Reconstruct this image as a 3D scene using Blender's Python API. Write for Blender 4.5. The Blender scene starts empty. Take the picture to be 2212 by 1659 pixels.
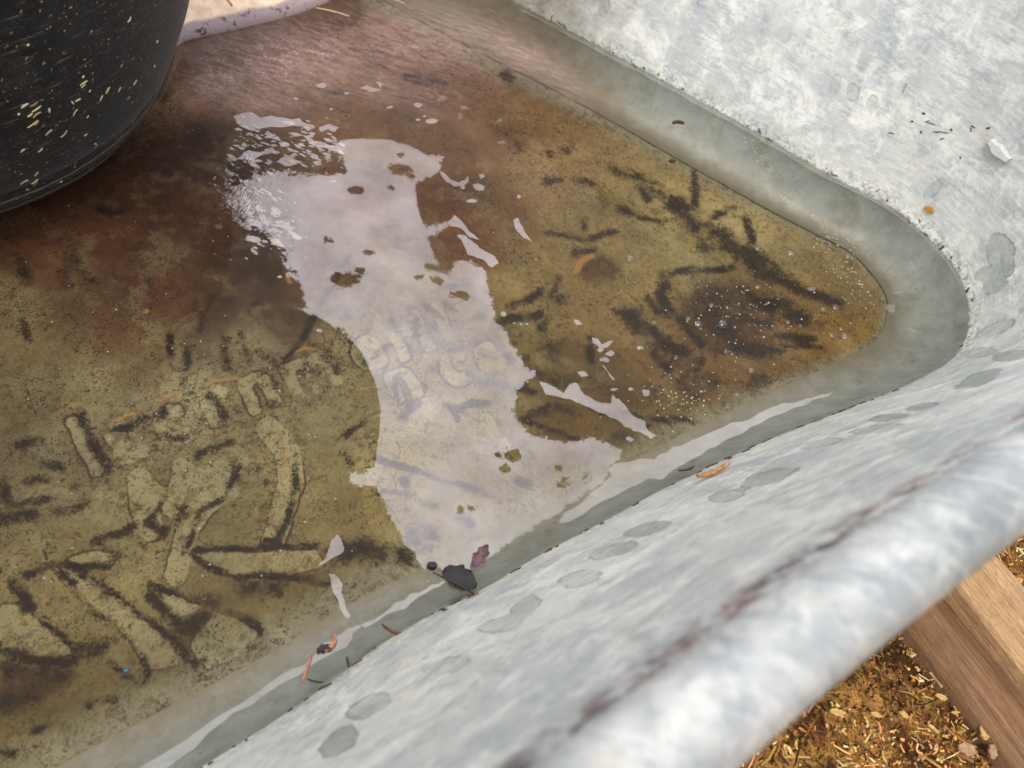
import bpy, bmesh, math, random
import numpy as np
from mathutils import Vector, Matrix, noise as mnoise
from mathutils.bvhtree import BVHTree
from mathutils.geometry import delaunay_2d_cdt
random.seed(7); rng = np.random.default_rng(7)
sc = bpy.context.scene
COL = sc.collection
# ------------------------------------------------------------------ camera
VW, VH = 2212.0, 1659.0              # units of the measurements taken off the photograph
CH = 0.45                            # camera height over the water (metres)
FPX = VW / 2 / math.tan(math.radians(32.0))
_n = np.array([700 - VW / 2, -(2000 - VH / 2), -FPX]); UP = -_n / np.linalg.norm(_n)
_f = np.array([0, 0, -1.0]); _y = _f - UP * (_f @ UP); _y /= np.linalg.norm(_y); _x = np.cross(_y, UP)
RM = np.stack([_x, _y, UP])          # world = RM @ camera
cam = bpy.data.cameras.new("camera"); camo = bpy.data.objects.new("camera", cam); COL.objects.link(camo)
camo.matrix_world = Matrix.Translation((0, 0, CH)) @ Matrix(RM.tolist()).to_4x4()
cam.sensor_width = 36; cam.lens = 18 / math.tan(math.radians(32.0)); cam.sensor_fit = 'HORIZONTAL'
cam.clip_start = 0.01; cam.clip_end = 500
cam.dof.use_dof = True; cam.dof.focus_distance = 0.555; cam.dof.aperture_fstop = 8.0
sc.camera = camo
# ------------------------------------------------------------------ world, sun, exposure
SUN_EL, SUN_AZ = math.radians(68), math.radians(190)     # azimuth: direction the sun stands in, from +Y clockwise
w = bpy.data.worlds.new("World"); sc.world = w; w.use_nodes = True
nt = w.node_tree; sky = nt.nodes.new('ShaderNodeTexSky'); sky.sky_type = 'NISHITA'; sky.sun_disc = False
sky.sun_elevation = SUN_EL; sky.sun_rotation = SUN_AZ; sky.air_density = 1.0; sky.dust_density = 5.0; sky.ozone_density = 1.0
bg = nt.nodes['Background']; bg.inputs['Strength'].default_value = 0.15
# bright broken cloud over the blue
_tc = nt.nodes.new('ShaderNodeTexCoord'); _cn = nt.nodes.new('ShaderNodeTexNoise'); _cn.inputs['Scale'].default_value = 2.2; _cn.inputs['Detail'].default_value = 5
_mr = nt.nodes.new('ShaderNodeMapRange'); _mr.inputs[1].default_value = .35; _mr.inputs[2].default_value = .6; _mr.inputs[3].default_value = .35; _mr.inputs[4].default_value = .95
_mx = nt.nodes.new('ShaderNodeMix'); _mx.data_type = 'RGBA'; _mx.inputs[7].default_value = (7.0, 6.95, 7.1, 1)
nt.links.new(_tc.outputs['Generated'], _cn.inputs['Vector']); nt.links.new(_cn.outputs['Fac'], _mr.inputs[0]); nt.links.new(_mr.outputs[0], _mx.inputs[0])
nt.links.new(sky.outputs[0], _mx.inputs[6])
_dp = nt.nodes.new('ShaderNodeVectorMath'); _dp.operation = 'DOT_PRODUCT'; _dp.inputs[1].default_value = Vector((.12, .62, .78)).normalized(); nt.links.new(_tc.outputs['Generated'], _dp.inputs[0])
_ad = nt.nodes.new('ShaderNodeMath'); _ad.operation = 'MULTIPLY_ADD'; _ad.inputs[1].default_value = .5; nt.links.new(_cn.outputs['Fac'], _ad.inputs[0]); nt.links.new(_dp.outputs['Value'], _ad.inputs[2])
_m2 = nt.nodes.new('ShaderNodeMapRange'); _m2.interpolation_type = 'SMOOTHSTEP'; _m2.inputs[1].default_value = .98; _m2.inputs[2].default_value = 1.22; nt.links.new(_ad.outputs[0], _m2.inputs[0])
_b2 = nt.nodes.new('ShaderNodeMix'); _b2.data_type = 'RGBA'; _b2.inputs[7].default_value = (13.0, 12.7, 12.8, 1)      # bright cloud lobe, added to strengthen the reflection on the water
nt.links.new(_m2.outputs[0], _b2.inputs[0]); nt.links.new(_mx.outputs[2], _b2.inputs[6]); nt.links.new(_b2.outputs[2], bg.inputs['Color'])
sd = bpy.data.lights.new("sun", 'SUN'); sd.energy = 1.3; sd.angle = math.radians(20); sd.color = (1.0, .92, .80)
so = bpy.data.objects.new("sun", sd); COL.objects.link(so)
_sv = Vector((math.sin(SUN_AZ) * math.cos(SUN_EL), math.cos(SUN_AZ) * math.cos(SUN_EL), math.sin(SUN_EL)))
so.rotation_euler = _sv.to_track_quat('Z', 'Y').to_euler(); so.location = (0, 0, 5)
sc.view_settings.view_transform = 'Standard'; sc.view_settings.look = 'None'
sc.view_settings.exposure = 0.42; sc.view_settings.gamma = 1.0
sc.render.engine = 'CYCLES'; sc.cycles.use_denoising = True; sc.cycles.max_bounces = 10; sc.cycles.transparent_max_bounces = 24
# ------------------------------------------------------------------ helpers
def ray(px, py):
    d = RM @ np.array([px - VW / 2, -(py - VH / 2), -FPX]); return d / np.linalg.norm(d)
def P(px, py, z=0.0):
    d = ray(px, py); t = (z - CH) / d[2]; return (d[0] * t, d[1] * t)
def proj(a):
    c = (np.asarray(a, float) - [0, 0, CH]) @ RM
    return np.stack([VW / 2 + FPX * c[:, 0] / -c[:, 2], VH / 2 - FPX * c[:, 1] / -c[:, 2]], 1)
def lin(r, g, b, k=1.0):
    f = lambda v: (v / 255 / 12.92 if v / 255 <= .04045 else ((v / 255 + .055) / 1.055) ** 2.4)
    return (f(r) * k, f(g) * k, f(b) * k, 1.0)
def tag(o, label=None, cat=None, group=None, kind=None):
    for k, v in (('label', label), ('category', cat), ('group', group), ('kind', kind)):
        if v: o[k] = v
    return o
def link(name, me, mat=None, parent=None, smooth=False):
    o = bpy.data.objects.new(name, me); COL.objects.link(o)
    if mat: me.materials.append(mat)
    if parent: o.parent = parent
    if smooth: me.polygons.foreach_set('use_smooth', [True] * len(me.polygons))
    return o
def mesh(name, verts, faces):
    me = bpy.data.meshes.new(name); me.from_pydata([tuple(map(float, v)) for v in verts], [], [tuple(int(i) for i in f) for f in faces]); me.update(); return me
def empty(name, loc=(0, 0, 0)):
    o = bpy.data.objects.new(name, None); o.location = loc; COL.objects.link(o); o.empty_display_size = .05; return o
def fattr(me, name, vals):
    a = me.attributes.new(name, 'FLOAT', 'POINT'); a.data.foreach_set('value', np.asarray(vals, np.float32))
def cattr(me, name, vals):
    a = me.attributes.new(name, 'FLOAT_COLOR', 'POINT'); a.data.foreach_set('color', np.asarray(vals, np.float32).ravel())
class N:                              # small node-tree builder
    def __init__(s, name):
        s.m = bpy.data.materials.new(name); s.m.use_nodes = True; s.t = s.m.node_tree; s.t.nodes.clear()
        s.out = s.t.nodes.new('ShaderNodeOutputMaterial')
    def n(s, typ, props={}, **ins):
        nd = s.t.nodes.new(typ)
        for k, v in props.items(): setattr(nd, k, v)
        for k, v in ins.items():
            k = int(k[1:]) if k[0] == '_' and k[1:].isdigit() else k.replace('_', ' ')
            s.put(nd.inputs[k], v)
        return nd
    def put(s, sock, v):
        if hasattr(v, 'is_output'): s.t.links.new(v, sock)
        elif hasattr(v, 'outputs'): s.t.links.new(v.outputs[0], sock)
        else: sock.default_value = v
    def math(s, op, a, b=0.0, c=0.0, clamp=False): return s.n('ShaderNodeMath', {'operation': op, 'use_clamp': clamp}, _0=a, _1=b, _2=c).outputs[0]
    def ramp(s, v, lo, hi, a=0.0, b=1.0, smooth=True):
        return s.n('ShaderNodeMapRange', {'interpolation_type': 'SMOOTHSTEP' if smooth else 'LINEAR', 'clamp': True}, _0=v, _1=lo, _2=hi, _3=a, _4=b).outputs[0]
    def noise(s, scale, detail=4, rough=.55, vec=None, dist=0.0):
        nd = s.n('ShaderNodeTexNoise', {}, Scale=scale, Detail=detail, Roughness=rough, Distortion=dist)
        s.put(nd.inputs['Vector'], vec if vec is not None else s.pos()); return nd.outputs['Fac']
    def voro(s, scale, vec=None, feature='F1', out='Distance', rnd=1.0):
        nd = s.n('ShaderNodeTexVoronoi', {'feature': feature}, Scale=scale, Randomness=rnd)
        s.put(nd.inputs['Vector'], vec if vec is not None else s.pos()); return nd.outputs[out]
    def pos(s):
        if not hasattr(s, '_p'): s._p = s.n('ShaderNodeNewGeometry').outputs['Position']
        return s._p
    def obj(s):
        if not hasattr(s, '_o'): s._o = s.n('ShaderNodeTexCoord').outputs['Object']
        return s._o
    def xform(s, sc=(1, 1, 1), rot=(0, 0, 0), vec=None):
        nd = s.n('ShaderNodeMapping'); nd.inputs['Scale'].default_value = sc; nd.inputs['Rotation'].default_value = rot
        s.put(nd.inputs['Vector'], vec if vec is not None else s.obj()); return nd.outputs[0]
    def mix(s, f, a, b, blend='MIX'):
        nd = s.n('ShaderNodeMix', {'data_type': 'RGBA', 'blend_type': blend}); s.put(nd.inputs[0], f); s.put(nd.inputs[6], a); s.put(nd.inputs[7], b); return nd.outputs[2]
    def attr(s, name, out='Fac'): return s.n('ShaderNodeAttribute', {'attribute_name': name}).outputs[out]
    def bump(s, h, strength=.3, dist=.001, normal=None):
        nd = s.n('ShaderNodeBump', {}, Strength=strength, Distance=dist, Height=h)
        if normal is not None: s.put(nd.inputs['Normal'], normal)
        return nd.outputs[0]
    def bsdf(s, color, rough=.6, metal=0.0, normal=None, spec=.5):
        nd = s.n('ShaderNodeBsdfPrincipled'); s.put(nd.inputs['Base Color'], color); s.put(nd.inputs['Roughness'], rough)
        s.put(nd.inputs['Metallic'], metal); s.put(nd.inputs['Specular IOR Level'], spec)
        if normal is not None: s.put(nd.inputs['Normal'], normal)
        s.t.links.new(nd.outputs[0], s.out.inputs[0]); return nd
def segdist(p, pts):
    d = np.full(len(p), 1e9); pts = np.asarray(pts, float)
    if len(pts) == 1: return np.hypot(*(p - pts[0]).T)
    for a, b in zip(pts[:-1], pts[1:]):
        ab = b - a; t = np.clip(((p - a) @ ab) / max(ab @ ab, 1e-9), 0, 1)
        d = np.minimum(d, np.hypot(*(p - a - t[:, None] * ab).T))
    return d
def inpoly(p, poly):
    poly = np.asarray(poly, float); x, y = p[:, 0], p[:, 1]; c = np.zeros(len(p), bool); j = len(poly) - 1
    for i in range(len(poly)):
        xi, yi = poly[i]; xj, yj = poly[j]
        if yi != yj: c ^= ((yi > y) != (yj > y)) & (x < (xj - xi) * (y - yi) / (yj - yi) + xi)
        j = i
    return c
def sdpoly(p, poly):
    d = segdist(p, list(poly) + [poly[0]]); return np.where(inpoly(p, poly), -d, d)
_VG = rng.random((256, 256))
def vnoise(p, wl, seed=0):            # smooth value noise, -1..1, wavelength wl
    q = p / wl + 37.3 * seed; i = np.floor(q).astype(int); f = q - i; f = f * f * (3 - 2 * f); g = lambda a, b: _VG[(i[:, 0] + a) % 256, (i[:, 1] + b) % 256]
    return 2 * ((g(0, 0) * (1 - f[:, 0]) + g(1, 0) * f[:, 0]) * (1 - f[:, 1]) + (g(0, 1) * (1 - f[:, 0]) + g(1, 1) * f[:, 0]) * f[:, 1]) - 1
def sub(p, pts, m):                   # mask of the points near a mark, to keep the sums small
    pts = np.asarray(pts, float); lo, hi = pts.min(0) - m, pts.max(0) + m
    return np.nonzero((p[:, 0] > lo[0]) & (p[:, 0] < hi[0]) & (p[:, 1] > lo[1]) & (p[:, 1] < hi[1]))[0]
# ------------------------------------------------------------------ trough: plan of its waterline
WL = [(1130,21),(1270,94),(1426,177),(1530,234),(1634,291),(1738,354),(1842,411),(1920,446),(1994,510),(2047,562),(2083,622),(2092,710),(2060,778),(1946,838),(1648,953),(1504,1020),(1367,1087),(1327,1114),(1138,1210),(1067,1261),(878,1351),(779,1418),(677,1501),(429,1659)]
wl = np.array([P(*q) for q in WL]); DEPTH = .035
dn = np.array(P(429,1659)) - np.array(P(1327,1114)); dn /= np.linalg.norm(dn)
df = np.array(P(1130,21)) - np.array(P(1842,411)); df /= np.linalg.norm(df)
poly = np.vstack([wl, wl[-1] + dn * .72, wl[0] + df * 1.02])
def resample(q, step):
    q = np.vstack([q, q[:1]]); L = np.r_[0, np.cumsum(np.hypot(*np.diff(q, axis=0).T))]
    n = int(L[-1] / step); t = np.linspace(0, L[-1], n, endpoint=False)
    return np.stack([np.interp(t, L, q[:, 0]), np.interp(t, L, q[:, 1])], 1)
def smooth(q, s):
    k = np.arange(-4 * s, 4 * s + 1); g = np.exp(-k ** 2 / (2 * s * s)); g /= g.sum()
    n = len(q); idx = (np.arange(n)[:, None] + k[None]) % n
    return (q[idx] * g[None, :, None]).sum(1)
WC = smooth(resample(poly, .003), 5)
tan = np.roll(WC, -1, 0) - np.roll(WC, 1, 0); tan /= np.linalg.norm(tan, axis=1)[:, None]
tan = smooth(tan, 6); tan /= np.linalg.norm(tan, axis=1)[:, None]
NO = np.stack([-tan[:, 1], tan[:, 0]], 1)            # outward
WS = smooth(smooth(WC, 24), 24); NS = len(WC); RZ, ROFF, RT = .25, .0925, .0145
# inward distance of the floor seam, measured round the tank
FLm = [(1374,250),(1582,416),(1816,520),(1904,614),(1905,660),(1880,740),(1600,870),(1400,985),(1150,1105),(900,1240),(608,1400),(346,1528)]
wp = proj(np.c_[WC, np.zeros(NS)])
fi, fo = [], []
for q in FLm:
    a = np.array(P(*q, -DEPTH)); d = np.hypot(*(WC - a).T); fi.append(int(d.argmin())); fo.append(d.min())
fo[0] = .038
order = np.argsort(fi); fi = np.array(fi)[order]; fo = np.array(fo)[order]
OF = np.interp(np.arange(NS), fi, fo); k = np.exp(-np.arange(-60, 61) ** 2 / (2 * 18.0 ** 2)); k /= k.sum()
OF = np.convolve(np.r_[OF[-60:], OF, OF[:60]], k, 'valid')
FC = WC - NO * OF[:, None]

BC, BR, BK = np.array([-0.5209, 0.4224]), .1937, .40           # black tub: centre, radius at the water, flare

# ------------------------------------------------------------------ traced marks on the floor
CLEAN = [ # raised letters and leaf blades of the stamped bottom: (centre line, width)
 ([(303,1040),(310,1090),(322,1139)],56), ([(320,1045),(350,1070)],30), ([(392,1006),(420,1035),(470,1020)],40), ([(480,1019),(492,1059),(440,1091),(405,1140),(380,1243)],48), ([(388,1040),(372,1100)],40),
 ([(580,927),(624,979),(630,1039),(592,1165)],52),
([(1050,905),(1090,965)],26)]
GLYPHS = [('l',190,1026,96),('a',254,1003,88),('c',352,966,86),('r',452,922,86),('n',536,894,84),('m',632,862,82),('e',776,806,76),('r',862,778,72),('i',916,758,72),('l',962,738,66),('n',852,872,72),('c',968,836,72),('a',1044,806,66)]   # letter, start of its base line, height
CPOLY = [ # blades
 [(131,1221),(179,1234),(224,1272),(288,1317),(336,1358),(384,1394),(400,1432),(320,1448),(282,1384),(230,1333),(186,1288),(154,1256)],
 [(320,1266),(362,1282),(438,1310),(410,1326),(368,1333)], [(445,1326),(499,1330),(557,1371),(512,1416),(448,1448),(413,1400)],
 [(0,1307),(32,1307),(70,1333),(128,1371),(160,1410),(96,1426),(32,1410),(-20,1400)], [(144,1208),(198,1189),(243,1195),(243,1221),(179,1218)],
 [(419,1189),(544,1195),(688,1189),(704,1221),(608,1246),(480,1237),(442,1221)], [(372,1190),(400,1130),(440,1095),(424,1123),(395,1195),(375,1250),(352,1250)]]
DARK = [ # lines and drifts of dark silt: (centre line, width, strength)
 ([(22,1256),(48,1243),(80,1230),(125,1221)],14,1),([(32,1262),(48,1288),(61,1314)],22,1),([(61,1314),(96,1349),(134,1371),(166,1403),(173,1416)],8,1),([(128,1221),(138,1243),(157,1259)],6,1),
 ([(205,1170),(230,1163),(266,1154),(282,1138)],13,1),([(205,1170),(237,1186),(253,1202),(246,1214)],8,1),([(144,1214),(170,1221),(198,1224),(243,1221)],7,.9),([(150,1220),(165,1226)],14,.9),
 ([(173,1237),(224,1266),(275,1307),(320,1339),(362,1374),(384,1390)],8,.9),([(320,1278),(339,1307),(365,1326),(400,1352),(426,1349),(442,1333)],15,1),([(395,1350),(420,1352)],34,.9),([(384,1390),(400,1416),(413,1438),(442,1429)],14,1),
 ([(323,1262),(358,1278),(410,1294),(464,1310),(512,1326),(544,1346),(563,1365)],9,.95),([(450,1296),(480,1306)],24,.85),
 ([(419,1187),(480,1189),(544,1186),(608,1182),(688,1179)],7,1),([(416,1195),(442,1221),(461,1234),(512,1246),(576,1243),(640,1250),(708,1259)],9,1),([(540,1262),(600,1268)],34,.5),
 ([(205,1320),(243,1352),(282,1381),(307,1416),(320,1454),(310,1483),(301,1480)],6,.9),([(240,1429),(275,1461),(301,1483)],6,.9),
 ([(0,1403),(32,1413),(64,1426),(134,1432),(166,1422)],16,1),([(20,1450),(90,1455),(140,1455)],44,.65),([(10,1510),(60,1490)],60,.6),([(224,1400)],50,.6),([(180,1402),(210,1405)],26,.7),
 ([(192,1522),(230,1515),(250,1512)],13,.9),([(70,1579),(112,1566)],7,.8),([(0,1621),(32,1627)],14,.8),
 ([(320,1131),(340,1099),(356,1067)],7,1),([(320,1131),(352,1147),(380,1135),(396,1103)],15,1),([(444,1095),(424,1123),(400,1191)],6,.9),([(444,1095),(484,1079),(516,1011)],8,.9),([(640,987),(636,1051),(624,1119),(596,1175),(572,1167)],7,1),
 ([(172,899),(200,950),(224,1003)],20,.7),([(226,1005)],26,.9),([(364,727),(368,767)],7,.9),([(406,755),(404,799),(396,831)],8,.9),([(484,707),(480,743),(490,795)],11,1),([(482,738)],20,1),
 ([(760,545),(720,612),(680,679)],5,.7),([(680,679),(656,731),(624,771),(612,791)],8,1),([(0,1019),(16,1087)],13,.8),([(0,1119),(72,1111)],22,.7),([(120,1107),(160,1098),(188,1083)],12,.9),([(156,1051),(180,1067)],12,1),
 ([(355,893)],18,.9),([(594,827)],20,.9),([(575,1040)],16,.8),([(732,715),(760,739),(792,791)],15,.6),([(660,791),(692,835)],18,.55),([(704,767),(728,799)],16,.6),([(732,951),(760,1003)],8,.8),([(784,915),(744,939)],6,.8),
 ([(320,903),(280,923),(240,931)],8,.9),([(340,940),(380,948),(405,945)],13,.75),([(436,979),(460,966),(500,955)],11,.75),([(430,985)],16,.7),([(440,835),(470,870),(486,905)],13,.6),
 ([(841,688),(857,716),(891,760)],5,.6),([(883,666),(905,696),(945,740)],5,.6),([(917,656),(945,684),(969,704)],8,.6),([(963,654),(1009,694)],5,.6),([(1015,694),(1045,682)],9,.9),([(943,708)],20,.9),([(991,700)],14,.9),([(895,698),(903,720)],9,.8),([(811,762),(845,748)],12,.7),
 ([(975,784),(973,760),(1005,752),(1045,768)],6,.5),([(1011,832),(1065,824),(1115,842)],10,.9),([(961,872),(983,886),(1009,874),(1053,872)],10,.95),([(984,886),(990,905)],7,.9),([(869,904),(889,880),(901,874)],12,.95),([(853,814),(857,844),(865,884)],5,.8),([(853,812),(885,804)],4,.8),([(901,800),(923,840)],5,.7),([(1099,774)],20,.85),([(947,624),(995,620)],7,.7),([(951,630)],14,.6),([(800,738)],14,.5),([(750,682)],18,.8),
 ([(814,992),(907,1018),(971,1043),(1035,1063),(1083,1082)],7,.9),([(821,1063),(885,1069),(939,1091)],8,.7),([(872,1040)],14,1),([(878,1101)],10,1),([(905,1160),(915,1165)],46,1),([(817,1203),(843,1191),(875,1203)],28,1),([(740,1195),(790,1190)],48,.72),([(1118,1037),(1150,1050)],12,.9),([(987,1117),(1019,1133)],12,.9),
 ([(1101,659),(1133,649),(1168,630)],12,.9),([(1079,694),(1117,685),(1165,678)],12,.95),([(1213,643)],20,.9),([(1584,579),(1517,584),(1463,589),(1427,617)],10,1),([(1427,617)],16,.95),([(1399,640),(1421,678)],13,.95),([(1431,640),(1453,675),(1485,710),(1517,749)],10,.95),
 ([(1344,675),(1373,685),(1405,723),(1437,755),(1469,761)],30,.8),([(1415,723),(1450,750),(1479,761)],20,.9),([(1543,752),(1581,749),(1645,755),(1681,761)],19,.85),([(1178,752),(1200,760)],34,.55),([(1216,739)],18,.7),([(1271,729),(1277,781)],11,.85),([(1133,774)],18,.6),([(1133,838),(1150,845)],16,.8),([(1277,883),(1325,899)],9,.8),
 ([(1127,905),(1197,928),(1245,950)],8,.75),([(1357,893),(1421,909),(1501,905)],9,.6),([(1322,364),(1400,395),(1452,432)],18,.75),([(1452,432),(1494,478),(1556,515)],34,.88),([(1556,515),(1608,551),(1660,588)],42,.88),([(1660,588),(1717,619)],26,.85),([(1499,374),(1504,442)],13,.75),([(1520,530),(1582,541)],22,.9),([(1613,468),(1624,520)],12,.85),([(1540,468),(1582,452)],12,.7),
 ([(1717,624),(1816,655)],22,.7),([(1546,744),(1634,764),(1686,754)],18,.9),([(1686,728),(1754,733)],13,.8),([(1686,744),(1774,751)],7,.8),([(1560,640),(1640,650),(1700,660)],40,.6),([(1500,640),(1530,690)],40,.5),([(1600,690),(1660,690)],36,.6),
 ([(876,164),(920,172),(960,178)],13,.8),([(1096,164)],22,.75),([(760,186)],14,.7),([(1120,44)],34,.6),([(1124,317)],20,.7),([(1234,307)],16,.65),([(1180,390),(1210,392)],12,.6),([(1340,450),(1360,460)],14,.6),([(700,205),(740,196)],10,.5),([(400,125)],26,.6),
 ([(1240,545),(1280,540)],12,.6),([(1180,500),(1270,520),(1330,498)],8,.7),([(1260,470),(1268,520)],8,.7),([(1380,470),(1430,480),(1460,470)],7,.6),([(150,560),(200,600)],30,.4),([(40,560),(55,600)],26,.6),([(215,450),(245,462),(290,440)],12,.85),([(150,615),(135,590)],22,.6),([(320,608)],14,.9),([(250,598)],10,.9),([(50,690),(60,735)],10,.7),
 ([(1500,715),(1530,735)],12,.7),([(1380,820),(1420,850)],30,.5),([(1470,830),(1500,860)],22,.7),([(1620,835),(1650,820)],22,.75),([(1440,600),(1425,640),(1440,680)],22,.8),([(1520,640),(1560,690),(1580,730)],40,.75),([(1600,640),(1680,670),(1730,690)],34,.7),([(1560,720),(1610,735)],34,.8),([(1480,790),(1540,830)],26,.6),([(1360,690),(1400,730),(1440,790)],26,.8),([(1400,700),(1460,760),(1510,780)],20,.7),([(1185,690),(1165,720)],14,.6),([(1210,600),(1190,640)],10,.6),([(1140,800),(1230,830)],24,.5),([(1150,900),(1200,880),(1260,900)],18,.6),([(1330,940),(1400,920)],14,.5),([(1760,480),(1800,520)],14,.4),([(1400,430),(1380,400)],12,.7),([(1300,430),(1290,400),(1240,390)],12,.6),([(1230,320),(1190,335)],16,.6),([(560,760),(600,790)],14,.6),([(520,720),(540,780)],12,.7),([(430,720),(440,690)],8,.7),([(650,730),(700,770)],10,.6),([(550,870),(610,880)],12,.6),([(500,1010),(560,1020)],12,.5),([(40,960),(90,950)],16,.7),([(90,1000),(130,1010)],14,.8),([(20,1090),(100,1080)],12,.7),([(60,1040),(100,1035)],12,.7),([(460,640),(500,650)],9,.6),([(540,660),(600,640)],14,.5)]
PATCH = [ # brown drifts: polygon, strength
 ([(1517,595),(1613,611),(1681,643),(1681,761),(1581,765),(1485,723),(1453,659)],.6), ([(0,1432),(128,1442),(179,1448),(144,1496),(80,1512),(32,1544),(-30,1544)],.75),
 ([(1293-52,582),(1293-30,550),(1300,544),(1330,556),(1345,582),(1330,612),(1290,620),(1255,608)],.8), ([(440,1270),(560,1255),(640,1262),(560,1300),(480,1320)],.45), ([(730,1165),(800,1160),(850,1190),(800,1220),(730,1215)],.5),
 ([(1360,700),(1480,780),(1560,830),(1540,880),(1430,840),(1370,770)],.45), ([(640,600),(1050,620),(1130,800),(1110,950),(1250,980),(1000,1200),(900,1200),(800,1000),(800,780)],.3), ([(350,720),(700,660),(820,800),(800,1100),(600,1180),(300,1130),(150,950)],.3), ([(1330,640),(1500,600),(1850,620),(1870,740),(1600,870),(1400,940),(1180,940),(1120,760)],.34), ([(1110,760),(1230,740),(1260,800),(1230,900),(1140,860)],.35)]
ORANGE = [([(238,918),(262,903),(300,892)],4),([(342,868),(360,855),(392,846)],6),([(436,838),(470,822),(512,818)],4),([(640,759),(662,753),(682,756)],4),([(768,843),(800,836),(814,833)],4),([(586,928),(604,958),(622,996)],4),([(338,1046),(352,1066)],5),([(157,872),(160,885)],5),([(1246,585),(1256,565),(1280,552)],12),([(316,672)],10),([(620,595),(628,610)],7),([(263,1198)],3),([(300,1150),(306,1162)],3),([(470,935)],6),([(237,1234)],5),([(495,914)],6)]
COLR = [ # bottom colours at points (r,g,b), reflections and tub shade painted in
 (60,520,100,62,43),(250,500,85,50,32),(450,420,83,47,31),(560,600,57,32,20),(330,620,83,51,33),(150,610,88,63,44),(30,680,124,108,81),(80,760,113,97,71),(250,700,100,72,50),(450,660,65,40,25),(600,690,67,47,30),(180,850,134,124,94),(330,780,109,91,65),(400,850,151,142,110),(550,750,129,117,86),(700,900,128,120,88),(300,1000,125,117,87),(100,950,102,92,68),(100,1050,115,104,77),(450,1050,123,113,81),(700,1050,140,128,87),(300,1180,128,116,81),(550,1150,115,103,68),(750,1100,128,111,70),(700,1280,106,91,56),(550,1300,113,98,64),(300,1300,135,122,86),(100,1300,125,112,77),(450,1400,82,72,44),(200,1450,102,89,57),(100,1520,88,74,45),(250,1560,110,95,61),(50,1640,107,92,56),(970,430,88,52,24),(1000,520,98,62,30),(1100,450,102,73,46),(1060,300,116,86,61),(900,250,105,78,55),(700,200,128,94,70),(550,150,150,116,96),(400,200,170,126,102),(430,300,50,27,17),(500,380,51,28,17),(400,360,53,29,17),(450,480,60,33,20),(540,500,53,30,18),(330,450,69,38,23),(850,80,120,94,78),(1050,120,128,98,80),(1200,120,128,94,70),(1250,250,128,101,70),(1180,380,154,127,92),(1350,330,144,123,85),(1250,470,118,101,64),(1450,430,156,138,96),(1500,560,136,124,84),(1350,560,125,109,69),(1150,620,131,111,68),(1250,650,129,108,65),(1150,720,115,100,58),(1250,780,98,78,44),(1400,620,138,117,71),(1600,480,169,152,108),(1700,560,140,125,88),(1600,650,96,71,43),(1750,650,131,103,61),(1820,700,136,106,56),(1700,780,119,91,48),(1600,830,113,85,46),(1500,700,98,75,45),(1450,800,116,88,53),(1350,850,91,71,40),(1250,900,101,80,43),(1450,900,114,97,60),(1550,870,109,87,54),(1350,970,90,78,50),(1850,620,129,115,79),(800,750,146,136,102),(750,450,112,72,52),(700,600,95,66,43),(900,600,122,103,66),(850,1000,146,134,96),(1000,1100,134,120,82),(1100,1050,118,105,68),(950,900,150,140,104),(900,300,120,88,60)]
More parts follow.
